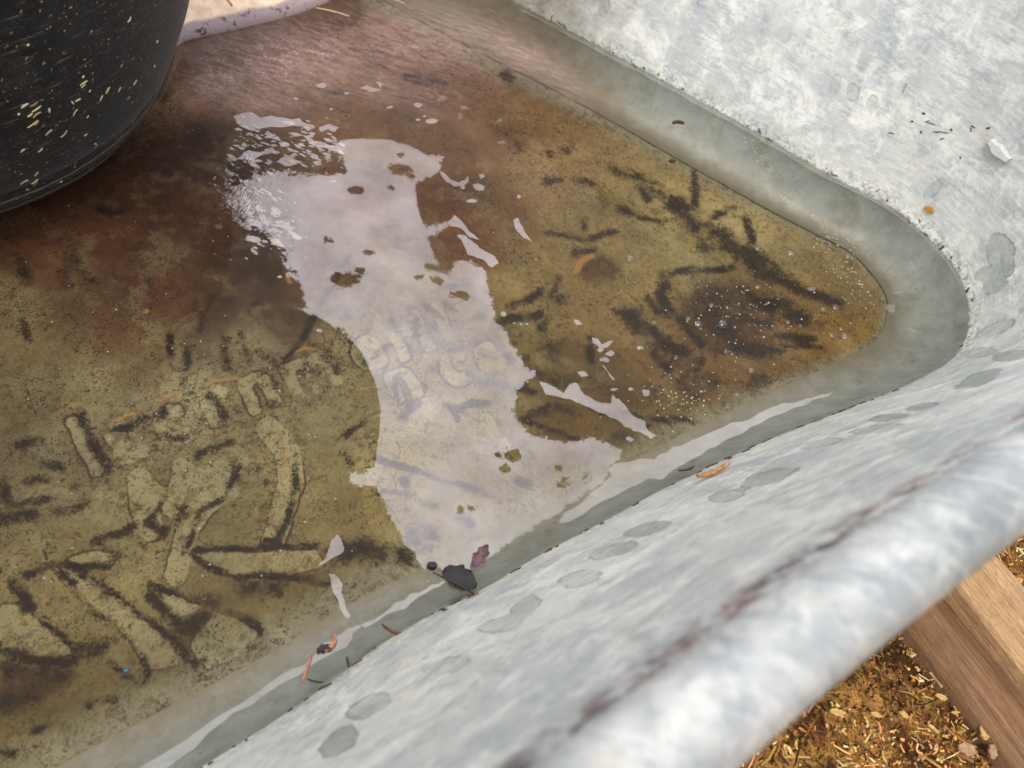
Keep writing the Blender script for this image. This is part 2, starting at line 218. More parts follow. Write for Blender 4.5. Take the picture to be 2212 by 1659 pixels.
# ------------------------------------------------------------------ trough floor
G = .0022
x0, x1, y0, y1 = -1.25, .40, -.62, 1.02
def make_floor():
    xs = np.arange(x0, x1, G); ys = np.arange(y0, y1, G); gx, gy = np.meshgrid(xs, ys)
    p = np.c_[gx.ravel(), gy.ravel()]
    # keep what lies within 3 mm of the seam: shrink test by offsetting the seam outward
    seam = (FC + NO * .004)[::4]
    ins = inpoly(p, seam)
    nx, ny = len(xs), len(ys); I = np.arange(nx * ny).reshape(ny, nx)
    q = np.stack([I[:-1, :-1], I[:-1, 1:], I[1:, 1:], I[1:, :-1]], -1).reshape(-1, 4)
    q = q[ins[q].all(1)]
    used = np.unique(q); mp = np.full(nx * ny, -1); mp[used] = np.arange(len(used)); q = mp[q]; p = p[used]
    h = 0.0009 * np.sin(p[:, 0] * 9) * np.cos(p[:, 1] * 7)
    v = np.c_[p, -DEPTH - .001 + h * .6]
    me = bpy.data.meshes.new('floor'); me.vertices.add(len(v)); me.vertices.foreach_set('co', v.ravel())
    me.loops.add(len(q) * 4); me.polygons.add(len(q)); me.loops.foreach_set('vertex_index', q.ravel())
    me.polygons.foreach_set('loop_start', np.arange(0, len(q) * 4, 4)); me.polygons.foreach_set('loop_total', np.full(len(q), 4)); me.update(calc_edges=True)
    px = proj(v); behind = ((v - [0, 0, CH]) @ RM)[:, 2] > -.05; px[behind] = 9999
    raw = px
    m2 = p * 1000.0                     # millimetres on the floor
    wx = vnoise(m2, 12, 1) * 2.5 + vnoise(m2, 4.4, 2) * 2; wy = vnoise(m2, 12, 3) * 2.5 + vnoise(m2, 4.4, 4) * 2; px = px + np.c_[wx, wy]
    brk = np.clip(.78 + .5 * vnoise(m2, 11, 5) + .35 * vnoise(m2, 4, 6), .12, 1.15)
    cl = np.full(len(v), 32.0)
    for pts, wd in CLEAN:
        i = sub(px, pts, wd + 34); cl[i] = np.minimum(cl[i], segdist(px[i], pts) - wd / 2)
    fc = bpy.data.curves.new('glyph', 'FONT'); fc.fill_mode = 'NONE'; fc.resolution_u = 5; fo_ = bpy.data.objects.new('glyph', fc); COL.objects.link(fo_); dg = bpy.context.evaluated_depsgraph_get()
    for ch, gx_, gy_, hx in GLYPHS:
        fc.body = ch; dg.update(); gm_ = fo_.evaluated_get(dg).to_mesh(); gv = np.array([q.co[:2] for q in gm_.vertices]); ge = [tuple(e.vertices) for e in gm_.edges]; fo_.evaluated_get(dg).to_mesh_clear()
        gv = gv / .52; qx = np.array([gx_, gy_]) + gv[:, :1] * np.array([.94, -.345]) * hx * 1.0 + gv[:, 1:] * np.array([-.43, -.9]) * hx
        i = sub(px, qx, 44); pp = px[i]; d = np.full(len(i), 1e9); c_ = np.zeros(len(i), bool)
        for e0, e1 in ge:
            a_, b_ = qx[e0], qx[e1]; d = np.minimum(d, segdist(pp, [a_, b_]))
            if a_[1] != b_[1]: c_ ^= ((a_[1] > pp[:, 1]) != (b_[1] > pp[:, 1])) & (pp[:, 0] < (b_[0] - a_[0]) * (pp[:, 1] - a_[1]) / (b_[1] - a_[1]) + a_[0])
        cl[i] = np.minimum(cl[i], np.where(c_, -d, d) - 6)
    bpy.data.objects.remove(fo_); bpy.data.curves.remove(fc)
    for pl in CPOLY:
        i = sub(px, pl, 30); cl[i] = np.minimum(cl[i], sdpoly(px[i], pl))
    dk = np.zeros(len(v))
    for pts, wd, s in DARK:
        i = sub(px, pts, wd * 1.6 + 8); d = segdist(px[i], pts); r = wd / 2
        dk[i] = np.maximum(dk[i], s * np.clip(1.05 - (d - r * .2) / (r * 1.35 + 5), 0, 1))
    dk *= brk
    br = np.zeros(len(v))
    for pl, s in PATCH:
        i = sub(px, pl, 40); d = sdpoly(px[i], pl); br[i] = np.maximum(br[i], s * np.clip(.5 - d / 36, 0, 1))
    og = np.zeros(len(v))
    for pts, wd in ORANGE:
        i = sub(px, pts, 20); d = segdist(px[i], pts); og[i] = np.maximum(og[i], np.clip(1 - (d - wd * .3) / (wd * .5 + 2), 0, 1))
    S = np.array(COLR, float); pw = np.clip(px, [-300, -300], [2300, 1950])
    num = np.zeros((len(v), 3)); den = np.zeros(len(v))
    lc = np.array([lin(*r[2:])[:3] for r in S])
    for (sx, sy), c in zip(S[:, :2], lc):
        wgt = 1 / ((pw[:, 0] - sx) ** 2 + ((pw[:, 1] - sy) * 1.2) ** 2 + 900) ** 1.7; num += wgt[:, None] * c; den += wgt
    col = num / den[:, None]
    es_ = np.full(len(v), 9.0); nearb = np.nonzero(inpoly(p, (FC - NO * .045)[::4]) == False)[0]; FCs = FC[::2]; WPs = wp[::2]; soft = np.where(WPs[:, 0] > 1560, .010, np.where(WPs[:, 1] < 700, .034, .030)); soft = np.convolve(np.r_[soft[-30:], soft, soft[:30]], np.ones(61) / 61, 'valid')
    for a0 in range(0, len(nearb), 4000):
        ix = nearb[a0:a0 + 4000]; dd = ((p[ix][:, None] - FCs[None]) ** 2).sum(2); jm = dd.argmin(1); es_[ix] = np.sqrt(dd[np.arange(len(ix)), jm]) / soft[jm]
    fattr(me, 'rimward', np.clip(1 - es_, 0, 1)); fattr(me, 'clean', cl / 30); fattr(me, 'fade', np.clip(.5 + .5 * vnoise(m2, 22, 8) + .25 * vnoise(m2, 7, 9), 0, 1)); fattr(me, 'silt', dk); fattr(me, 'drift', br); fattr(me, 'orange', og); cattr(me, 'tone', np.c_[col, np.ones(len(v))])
    return me
def floor_mat():
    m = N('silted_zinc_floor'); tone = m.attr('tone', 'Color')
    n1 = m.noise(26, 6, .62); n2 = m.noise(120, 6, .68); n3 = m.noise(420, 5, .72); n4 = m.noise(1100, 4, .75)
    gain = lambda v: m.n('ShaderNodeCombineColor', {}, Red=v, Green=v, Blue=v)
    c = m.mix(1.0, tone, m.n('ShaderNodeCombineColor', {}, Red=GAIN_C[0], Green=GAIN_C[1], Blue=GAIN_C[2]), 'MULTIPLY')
    lum = m.ramp(n1, .3, .72, .78, 1.22); l2 = m.ramp(n2, .3, .7, .72, 1.3); l4 = m.ramp(n4, .3, .7, .78, 1.24); l3 = m.math('MULTIPLY', m.math('MULTIPLY', lum, l2), l4)
    c = m.mix(1.0, c, gain(l3), 'MULTIPLY'); base = c
    rw = m.attr('rimward'); c = m.mix(m.math('MULTIPLY', m.ramp(m.math('ADD', rw, m.math('MULTIPLY_ADD', n2, .8, -.4)), .05, .95), .8), c, lin(128, 126, 104, .8)); base = c
    brown = lin(84, 58, 34, GAIN_F); dark = lin(22, 17, 13, GAIN_F * .8); dk2 = lin(46, 34, 23, GAIN_F)
    grey = m.mix(.55, m.mix(1.0, base, gain(1.5), 'MULTIPLY'), lin(158, 152, 120, GAIN_F))
    gm = m.math('MULTIPLY', m.ramp(m.noise(46, 6, .66), .5, .64), .3); c = m.mix(gm, c, grey)
    c = m.mix(m.math('MULTIPLY', m.ramp(m.math('ADD', n2, m.math('MULTIPLY_ADD', n4, .5, -.25)), .52, .66), .55), c, brown)
    # stamped letters and blades: paler inside, gritty silt lying round them
    cl = m.attr('clean'); cw = m.math('ADD', cl, m.math('MULTIPLY_ADD', n3, .22, -.11))
    ins = m.ramp(cw, .03, -.05); fade = m.attr('fade')
    c = m.mix(m.math('MULTIPLY', m.math('MULTIPLY', ins, m.ramp(n2, .7, .4)), .66), c, grey)
    edge = m.math('MULTIPLY', m.math('MULTIPLY', m.ramp(cw, -.03, .06), m.ramp(cw, .34, .06)), fade)
    em = m.ramp(m.math('ADD', m.math('MULTIPLY', edge, .56), m.math('MULTIPLY_ADD', n4, .7, m.math('MULTIPLY_ADD', n3, .7, -.42))), .42, .62)
    c = m.mix(m.math('MULTIPLY', m.math('MULTIPLY', em, m.ramp(edge, .02, .22)), .82), c, m.mix(n4, dark, brown))
    halo = m.math('MULTIPLY', m.ramp(cl, .0, .08), m.ramp(cl, .99, .5)); hm = m.ramp(m.math('MULTIPLY_ADD', n3, .6, m.math('MULTIPLY', n2, .4)), .47, .6)
    c = m.mix(m.math('MULTIPLY', m.math('MULTIPLY', halo, hm), .72), c, m.mix(.4, brown, dk2))
    dr = m.attr('drift'); dm = m.ramp(m.math('ADD', dr, m.math('ADD', m.math('MULTIPLY_ADD', n2, 1.3, -.85), m.math('MULTIPLY_ADD', n4, 1.2, -.6))), .1, .6); dm = m.math('MULTIPLY', dm, m.ramp(dr, .02, .3))
    c = m.mix(m.math('MULTIPLY', dm, .85), c, m.mix(m.ramp(n3, .35, .65), lin(40, 30, 20, GAIN_F * .9), lin(92, 60, 32, GAIN_F)))
    si = m.attr('silt'); sv = m.math('ADD', si, m.math('ADD', m.math('MULTIPLY_ADD', n2, 1.6, -.8), m.math('ADD', m.math('MULTIPLY_ADD', n3, 2.2, -1.1), m.math('MULTIPLY_ADD', n4, 2.8, -1.4))))
    sm = m.math('MULTIPLY', m.ramp(sv, .24, .56), m.ramp(si, .02, .2)); c = m.mix(m.math('MULTIPLY', m.ramp(si, .02, .75), .55), c, m.mix(.5, dk2, brown)); c = m.mix(m.math('MULTIPLY', sm, .92), c, m.mix(m.ramp(n4, .4, .65), dark, dk2))
    # grit and short fibres everywhere
    zone = m.ramp(m.noise(24, 4, .65), .36, .6); sp = m.math('MULTIPLY', m.ramp(m.noise(360, 4, .7, dist=1.2), .54, .6), zone); c = m.mix(m.math('MULTIPLY', sp, .85), c, m.mix(n4, dark, dk2))
    gr = m.math('MULTIPLY', m.ramp(m.noise(800, 3, .7), .56, .64), m.ramp(m.noise(60, 3, .6), .35, .55)); c = m.mix(m.math('MULTIPLY', gr, .7), c, dk2)
    bp = m.math('MULTIPLY', m.ramp(m.noise(75, 8, .75, dist=.8), .55, .63), m.ramp(n3, .36, .55)); c = m.mix(m.math('MULTIPLY', bp, .6), c, m.mix(n4, dk2, brown))
    cr = m.math('MULTIPLY', m.ramp(m.math('ABSOLUTE', m.math('SUBTRACT', m.noise(34, 7, .7, dist=1.0), .5)), .012, .003), m.ramp(n2, .46, .6)); c = m.mix(m.math('MULTIPLY', cr, .7), c, dk2)
    for k_, (rz, th) in enumerate(((.7, .69), (-.5, .70), (1.7, .71))):
        fb = m.xform((1, .25, 1), (0, 0, rz), m.pos()); c = m.mix(m.math('MULTIPLY', m.ramp(m.noise(440, 2, .5, fb, 2.0), th, th + .025), .75), c, dark)
    og = m.attr('orange'); om = m.ramp(m.math('ADD', og, m.math('ADD', m.math('MULTIPLY_ADD', n3, 1.6, -.8), m.math('MULTIPLY_ADD', n4, 1.6, -.8))), .4, .8); om = m.math('MULTIPLY', om, m.ramp(og, .05, .3))
    c = m.mix(m.math('MULTIPLY', om, .6), c, lin(168, 122, 66, GAIN_F))
    gl = m.math('MULTIPLY', m.ramp(m.voro(420), .06, .03), m.ramp(m.noise(50, 3, .6), .5, .62)); c = m.mix(m.math('MULTIPLY', gl, .7), c, lin(190, 174, 130, GAIN_F))
    h = m.math('ADD', m.math('MULTIPLY', ins, .7), m.math('ADD', m.math('MULTIPLY', sm, .6), m.math('MULTIPLY', n3, .6)))
    m.bsdf(c, .75, 0, m.bump(h, .38, .0013), .25); return m.m
GAIN_C = (.70, .69, .62)
GAIN_F = .74
# ------------------------------------------------------------------ splash marks on the dry walls: cx,cy,a,b,angle
SPL = [(1307,1194,36,13,-15),(1251,1250,46,16,-12),(1137,1309,38,20,-30),(1077,1351,50,16,-10),(964,1438,56,18,-15),(800,1523,52,23,-25),(732,1603,46,26,-30),(1399,1142,52,14,-14),(1335,1186,48,13,-14),(1569,1071,42,12,-8),(1660,1031,66,15,-18),(1777,956,46,7,-12),(1892,927,60,9,-8),
 (2151,710,50,13,-25),(2115,762,40,11,-8),(2183,768,42,11,-8),(2115,818,56,13,-20),(1991,878,38,7,-10),(1919,902,44,8,-8),(1775,958,50,7,-12),(2163,545,32,42,0),(2135,592,30,16,-10),(2150,615,32,18,-30),(2170,580,24,24,0),
 (1304,16,12,22,10),(1691,75,18,17,-40),(1806,182,13,23,15),(1843,198,16,22,12),(1886,224,15,19,10),(2019,406,33,13,-42),(1535,198,14,15,0),(1945,255,14,20,10)]
def loft(rows, closed_rows=False):
    n = rows[0].shape[0]; v = np.concatenate(rows); f = []
    i = np.arange(n); j = (i + 1) % n
    fs = [np.stack([a * n + i, a * n + j, (a + 1) * n + j, (a + 1) * n + i], 1) for a in range(len(rows) - 1)]
    return v, np.concatenate(fs)
def fastmesh(name, v, q):
    me = bpy.data.meshes.new(name); me.vertices.add(len(v)); me.vertices.foreach_set('co', np.asarray(v, np.float32).ravel())
    me.loops.add(len(q) * 4); me.polygons.add(len(q)); me.loops.foreach_set('vertex_index', q.ravel())
    me.polygons.foreach_set('loop_start', np.arange(0, len(q) * 4, 4)); me.polygons.foreach_set('loop_total', np.full(len(q), 4)); me.update(calc_edges=True); return me
def wob(p, amp, s):                                        # slow unevenness of hand-formed sheet
    return amp * (np.sin(p[:, 0] * s + 1.3) * np.cos(p[:, 1] * s * .8 + .4) + .5 * np.sin(p[:, 1] * s * 2.1 + p[:, 0] * 5))
def make_wall():
    rows = []; foot = []
    for t in np.linspace(0, 1, 16):
        off = -OF * (1 - t); z = -DEPTH + DEPTH * t ** 2.4; rows.append(np.c_[WC + NO * off[:, None], np.full(NS, z)])
    for t in np.linspace(0, 1, 105)[1:]:
        off = ROFF * (t + .06 * math.sin(math.pi * t)) + wob(WC, .0016, 11) * t * (1 - t) * 3; b_ = t * t * (3 - 2 * t); rows.append(np.c_[WC * (1 - b_) + WS * b_ + NO * off[:, None], np.full(NS, RZ * t)])
    v, q = loft(rows); me = fastmesh('wall', v, q[:, ::-1].copy()); px = proj(v); px[((v - [0, 0, CH]) @ RM)[:, 2] > -.05] = 9999
    mk = np.full(len(v), 3.0); am = np.full(len(v), .5); rs_ = random.Random(4)
    for cx, cy, a, b, ang in SPL:
        i = sub(px, [(cx, cy)], max(a, b) * 2.2); ca, sa = math.cos(math.radians(ang)), math.sin(math.radians(ang)); d = px[i] - [cx, cy]
        u = (d[:, 0] * ca + d[:, 1] * sa) / a; w_ = (-d[:, 0] * sa + d[:, 1] * ca) / b
        hy = np.hypot(u, w_); am[i[hy < mk[i]]] = rs_.uniform(.3, 1) * (1 if cx < 2130 and cy > 400 or cx > 2100 else .55); mk[i] = np.minimum(mk[i], hy)
    fattr(me, 'splash', mk); fattr(me, 'amount', am); far = np.clip((np.arange(NS) < fi[2]) * 1.0 + .85, 0, 1); far = np.convolve(np.r_[far[-40:], far, far[:40]], np.ones(81) / 81, 'valid'); ft = np.zeros((len(rows), NS)); ft[:16] = (1 - np.linspace(0, 1, 16))[:, None] * far[None]; fx = np.clip((1440 - wp[:, 0]) / 260, 0, 1) * (wp[:, 1] < 420) * (wp[:, 0] < 2300); ft += .75 * fx[None]; fattr(me, 'foot', ft.ravel())
    st_ = np.r_[0, np.cumsum([np.linalg.norm(rows[i + 1][NS // 3] - rows[i][NS // 3]) for i in range(len(rows) - 1)])]; fattr(me, 'prof', np.repeat(st_, NS)); t = np.tile(np.linspace(0, np.hypot(*np.diff(WC, axis=0).T).sum(), NS), len(rows)); fattr(me, 'along', t)
    return me
def zinc_mat(name, marks=True, dull=1.0):
    m = N(name); p = m.pos()
    al = m.attr('along'); hz = m.n('ShaderNodeSeparateXYZ', {}, Vector=p).outputs[2]
    uv = m.n('ShaderNodeCombineXYZ', {}, X=al, Y=m.attr('prof'), Z=0.0).outputs[0] if marks else p
    big = m.noise(9, 4, .6, uv); mid = m.noise(45, 5, .65, uv); fine = m.noise(230, 4, .7, uv)
    st = m.noise(1.0, 5, .62, m.xform((70, 16, 70) if marks else (40, 40, 40), (0, 0, .5 if marks else 0), uv))
    sp = m.voro(85, uv, out='Color'); spg = m.n('ShaderNodeSeparateColor', {}, Color=sp).outputs[0]
    c = m.mix(m.ramp(big, .3, .7), lin(174, 181, 182), lin(210, 212, 208))
    c = m.mix(m.math('MULTIPLY', m.ramp(spg, .1, .9), .14), c, lin(160, 170, 178))
    def clo(scale, d=.45, vec=None): return m.noise(scale, 9, .78, vec if vec is not None else uv, d)
    c = m.mix(m.math('MULTIPLY', m.ramp(clo(26), .47, .62), .75), c, lin(236, 237, 232))
    c = m.mix(m.math('MULTIPLY', m.ramp(clo(38), .5, .64), .6), c, lin(148, 157, 164))
    c = m.mix(m.math('MULTIPLY', m.ramp(clo(55), .5, .66), .5), c, lin(238, 235, 220))
    c = m.mix(m.math('MULTIPLY', m.ramp(clo(17), .54, .66), .4), c, lin(150, 156, 148))
    hatch = m.xform((55, 320, 1), (0, 0, .75), uv); c = m.mix(m.math('MULTIPLY', m.ramp(m.noise(1, 5, .7, hatch), .5, .66), .4), c, lin(238, 238, 234))
    hatch2 = m.xform((45, 240, 1), (0, 0, .55), uv); c = m.mix(m.math('MULTIPLY', m.ramp(m.noise(1, 5, .7, hatch2), .53, .68), .45), c, lin(138, 149, 158))
    c = m.mix(m.math('MULTIPLY', m.ramp(clo(40), .58, .7), .35), c, lin(214, 190, 158))
    c = m.mix(m.math('MULTIPLY', m.ramp(fine, .54, .72), .35), c, lin(124, 133, 136))
    scr = m.noise(1.0, 3, .5, m.xform((5, 330, 1), (0, 0, .9), uv)); c = m.mix(m.math('MULTIPLY', m.ramp(scr, .66, .73), .4), c, lin(232, 232, 228))
    scr2 = m.noise(1.0, 3, .5, m.xform((5, 400, 1), (0, 0, -.4), uv)); c = m.mix(m.math('MULTIPLY', m.ramp(scr2, .68, .73), .35), c, lin(120, 122, 120))
    blk = m.ramp(m.noise(380, 2, .5, uv), .73, .77); c = m.mix(m.math('MULTIPLY', blk, .4), c, lin(70, 70, 66))
    if dull < 1: c = m.mix(1.0, c, (dull, dull * 1.01, dull * 1.03, 1), 'MULTIPLY')
    rough = .42; h = m.math('ADD', m.math('MULTIPLY', fine, .5), mid)
    if marks:
        s = m.attr('splash'); amt = m.attr('amount'); sw = m.math('ADD', s, m.math('ADD', m.math('MULTIPLY_ADD', m.noise(150, 4, .6), .5, -.25), m.math('MULTIPLY_ADD', m.noise(50, 3, .6), .9, -.45)))
        inn = m.math('MULTIPLY', m.ramp(sw, 1.03, .93), amt); rimm = m.math('MULTIPLY', m.math('MULTIPLY', m.ramp(sw, 1.04, .97), m.ramp(sw, .78, .95)), m.ramp(m.noise(60, 2, .5), .4, .6))
        c = m.mix(m.math('MULTIPLY', inn, .62), c, lin(136, 145, 141)); c = m.mix(m.math('MULTIPLY', rimm, .5), c, lin(92, 98, 92))
        c = m.mix(m.math('MULTIPLY', inn, m.math('MULTIPLY', m.ramp(fine, .45, .7), .4)), c, lin(112, 120, 112))
        # wet below the waterline, dirt stuck along it, stained seam under the rolled rim
        hn = m.math('ADD', hz, m.math('MULTIPLY_ADD', m.noise(160, 3, .6, uv), .006, -.003))
        wet = m.ramp(hn, .0035, .0015); wn = m.noise(60, 5, .65); wf = m.noise(400, 3, .7); wq = m.noise(26, 7, .72, None, .8); c = m.mix(wet, c, m.mix(m.ramp(wn, .3, .7), lin(132, 140, 139), lin(152, 158, 155)))
        c = m.mix(m.math('MULTIPLY', wet, m.math('MULTIPLY', m.ramp(wq, .48, .64), .4)), c, lin(104, 100, 82)); ws = m.ramp(m.noise(190, 5, .75, None, .5), .6, .68); c = m.mix(m.math('MULTIPLY', wet, m.math('MULTIPLY', ws, .55)), c, lin(72, 66, 52)); wl_ = m.ramp(m.noise(240, 4, .7, m.xform((1, .3, 1), (0, 0, .5), p)), .64, .7); c = m.mix(m.math('MULTIPLY', wet, m.math('MULTIPLY', wl_, .35)), c, lin(190, 192, 182)); c = m.mix(m.math('MULTIPLY', wet, m.math('MULTIPLY', m.ramp(wf, .56, .72), .4)), c, lin(88, 92, 86))
        ft = m.attr('foot'); c = m.mix(m.math('MULTIPLY', m.ramp(m.math('ADD', ft, m.math('MULTIPLY_ADD', m.noise(70, 6, .72), .55, -.27)), .1, 1.0), .85), c, lin(92, 78, 52))
        dirt = m.math('MULTIPLY', m.math('MULTIPLY', m.ramp(hn, .001, .003), m.ramp(hn, .017, .004)), m.ramp(m.noise(300, 4, .7, uv, .8), .49, .57)); dirt = m.math('MULTIPLY', dirt, m.ramp(m.noise(22, 3, .6, uv), .3, .52))
        c = m.mix(m.math('MULTIPLY', dirt, .62), c, lin(70, 68, 58))
        lime = m.math('MULTIPLY', m.math('MULTIPLY', m.ramp(hn, .03, .006), m.ramp(hn, .001, .004)), m.ramp(mid, .4, .6)); c = m.mix(m.math('MULTIPLY', lime, .3), c, lin(205, 206, 186))
        seam = m.math('MULTIPLY', m.math('MULTIPLY', m.ramp(hz, .224, .240), m.ramp(hz, .252, .247)), m.math('MULTIPLY', m.ramp(m.noise(75, 7, .78, uv), .42, .56), m.ramp(m.noise(14, 2, .5, uv), .36, .52))); c = m.mix(m.math('MULTIPLY', seam, .88), c, m.mix(m.ramp(m.noise(30, 2, .5, uv), .4, .65), lin(80, 64, 78), lin(128, 90, 80)))
        rs = m.ramp(m.noise(60, 2, .5, uv), .75, .79); c = m.mix(m.math('MULTIPLY', rs, .35), c, lin(196, 150, 104))
        rough = m.mix(inn, (.5, .5, .5, 1), (.35, .35, .35, 1))
    m.bsdf(c, rough, .22, m.bump(h, .12, .001), .4); return m.m
trough = empty('metal_trough', (float(FC[:, 0].mean()), float(FC[:, 1].mean()), -.05))
tag(trough, 'galvanised metal trough with mottled sloping walls, rolled rim and stamped silty bottom', 'trough')
def under(o):
    o.parent = trough; o.matrix_parent_inverse = trough.matrix_basis.inverted(); return o
MZ = zinc_mat('galvanised_zinc'); wall_me = make_wall(); WALL = under(link('wall', wall_me, MZ, None, True))
WALL['label'] = 'mottled grey zinc inner wall with darker drip marks'
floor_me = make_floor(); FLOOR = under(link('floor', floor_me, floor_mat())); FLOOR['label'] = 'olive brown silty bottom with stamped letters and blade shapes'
# rolled rim and outer skin
rows = []
for a in np.linspace(math.pi - .33, -math.pi * .95, 32):
    rr = RT * (1 + wob(WS, .015, 9)); o = ROFF - .0004 + RT * math.cos(.33) + rr * math.cos(a); z = RZ - .0004 - RT * math.sin(.33) + rr * math.sin(a); rows.append(np.c_[WS + NO * o[:, None], z])
v, q = loft(rows); rim_me = fastmesh('rolled_rim', v, q); MR = zinc_mat('rim_zinc', False, .62); under(link('rolled_rim', rim_me, MR, None, True))
rows = [np.c_[WS + NO * (ROFF + RT * .7), np.full(NS, RZ - RT * 1.1)], np.c_[WC + NO * .03, np.full(NS, 0.02)], np.c_[WC - NO * .01, np.full(NS, -.04)], np.c_[WC - NO * .03, np.full(NS, -.049)], np.c_[WC - NO * .06, np.full(NS, -.049)]]
v, q = loft(rows); under(link('outer_skin', fastmesh('outer_skin', v, q), MR, None, True))
# ------------------------------------------------------------------ black tub standing in the water
def lathe(prof, n=160, c=BC):
    th = np.linspace(0, 2 * math.pi, n, endpoint=False); rows = []
    for r, z in prof: rows.append(np.c_[c[0] + r * np.cos(th), c[1] + r * np.sin(th), np.full(n, z)])
    return loft(rows)
tub = empty('black_tub', (BC[0], BC[1], -.034)); tag(tub, 'dusty black rubber tub standing in the shallow brown water', 'tub')
def tub_mat():
    m = N('black_rubber'); p = m.pos(); f = m.noise(60, 5, .65); v1 = m.voro(300); v2 = m.voro(620)
    c = m.mix(m.ramp(f, .4, .75), lin(12, 12, 13), lin(30, 29, 29))
    z = m.n('ShaderNodeSeparateXYZ', {}, Vector=p).outputs[2]
    s1 = m.math('MULTIPLY', m.ramp(v1, .13, .06), m.ramp(m.noise(25, 3, .6), .5, .62)); s2 = m.math('MULTIPLY', m.ramp(v2, .2, .1), m.ramp(m.noise(40, 3, .6), .42, .58))
    sc_ = m.noise(1, 5, .7, m.xform((110, 110, 330), (.6, .2, .4), p)); smear = m.math('MULTIPLY', m.ramp(sc_, .56, .74), .3); c = m.mix(smear, c, lin(128, 124, 116))
    s3 = m.noise(1, 4, .7, m.xform((30, 30, 420), (-.5, .5, .2), p)); c = m.mix(m.math('MULTIPLY', m.ramp(s3, .6, .7), .35), c, lin(140, 134, 124))
    dust = m.math('MULTIPLY', m.ramp(m.noise(16, 6, .75), .5, .74), .28); c = m.mix(dust, c, lin(84, 78, 72))
    c = m.mix(m.math('MULTIPLY', s2, .5), c, lin(140, 136, 124)); c = m.mix(m.math('MULTIPLY', s1, .5), c, lin(176, 168, 144))
    fb = m.xform((.3, 1, 1), (.5, .4, .9), p); c = m.mix(m.math('MULTIPLY', m.ramp(m.noise(380, 2, .5, fb), .68, .71), .6), c, lin(180, 166, 130))
    edge = m.math('MULTIPLY', m.ramp(m.math('ABSOLUTE', m.math('SUBTRACT', z, .0163)), .0016, .0004), m.ramp(m.noise(200, 3, .6), .38, .55)); c = m.mix(m.math('MULTIPLY', edge, .7), c, lin(176, 168, 132))
    tide = m.math('MULTIPLY', m.ramp(m.math('ABSOLUTE', m.math('SUBTRACT', z, m.math('MULTIPLY_ADD', m.noise(60, 2, .5), .003, .0035))), .0009, .0003), .6); c = m.mix(tide, c, lin(120, 116, 70))
    m.bsdf(c, m.ramp(f, .3, .7, .5, .66), 0, m.bump(m.math('ADD', f, m.math('MULTIPLY', m.noise(260, 3, .7), .5)), .25, .002), .25).inputs['Sheen Weight'].default_value = .1; return m.m
MB_ = tub_mat()
v, q = lathe([(.02, -.034), (.13, -.034), (.150, -.030), (.176, -.012), (.1925, -.001), (.1937, .001), (.1945, .006), (.1950, .0140), (.1962, .0158), (.1990, .0166), (BR + BK * .0185, .0185), (BR + BK * .03, .03), (BR + BK * .055, .055), (.2235, .08), (.2285, .12), (.233, .185)])
def child(name, v, q, mat, par, sm=True):
    o = link(name, fastmesh(name, v, q), mat, None, sm); o.parent = par; o.matrix_parent_inverse = par.matrix_basis.inverted(); return o
TUB = child('body', v, q, MB_, tub)
rt = .2335; dz = -.114
v, q = lathe([(rt, .299 + dz), (rt + .004, .301 + dz), (rt + .006, .308 + dz), (rt + .004, .315 + dz), (rt, .316 + dz), (rt - .008, .312 + dz), (rt - .009, .304 + dz)]); child('lip', v, q, MB_, tub)
v, q = lathe([(rt - .006, .304 + dz), (.218, .1), (BR - .006, .01), (.16, -.014), (.01, -.02)]); child('inner_lining', v, q[:, ::-1].copy(), MB_, tub)
# ------------------------------------------------------------------ water
def water_mat():
    m = N('shallow_water'); p = m.pos()
    d = m.n('ShaderNodeVectorMath', {'operation': 'DISTANCE'}); m.put(d.inputs[0], p); m.put(d.inputs[1], (*P(440, 330), 0)); mask = m.ramp(d.outputs['Value'], .085, .012)
    rp = m.noise(1, 3, .55, m.xform((420, 150, 1), (0, 0, .9), p), .6); fl = m.noise(14, 2, .5)
    h = m.math('ADD', m.math('MULTIPLY', m.math('MULTIPLY', rp, mask), 2.2), m.math('MULTIPLY', fl, .35))
    nm = m.bump(h, .55, .0012)
    fr = m.n('ShaderNodeFresnel', {}, IOR=1.14); m.put(fr.inputs['Normal'], nm)
    tr = m.n('ShaderNodeBsdfTransparent', {}, Color=(.97, .965, .935, 1)); gl = m.n('ShaderNodeBsdfGlossy', {}, Roughness=.0, Color=(1, 1, 1, 1)); m.put(gl.inputs['Normal'], nm)
    mx = m.n('ShaderNodeMixShader'); m.put(mx.inputs[0], fr.outputs[0]); m.put(mx.inputs[1], tr.outputs[0]); m.put(mx.inputs[2], gl.outputs[0]); m.t.links.new(mx.outputs[0], m.out.inputs[0]); return m.m
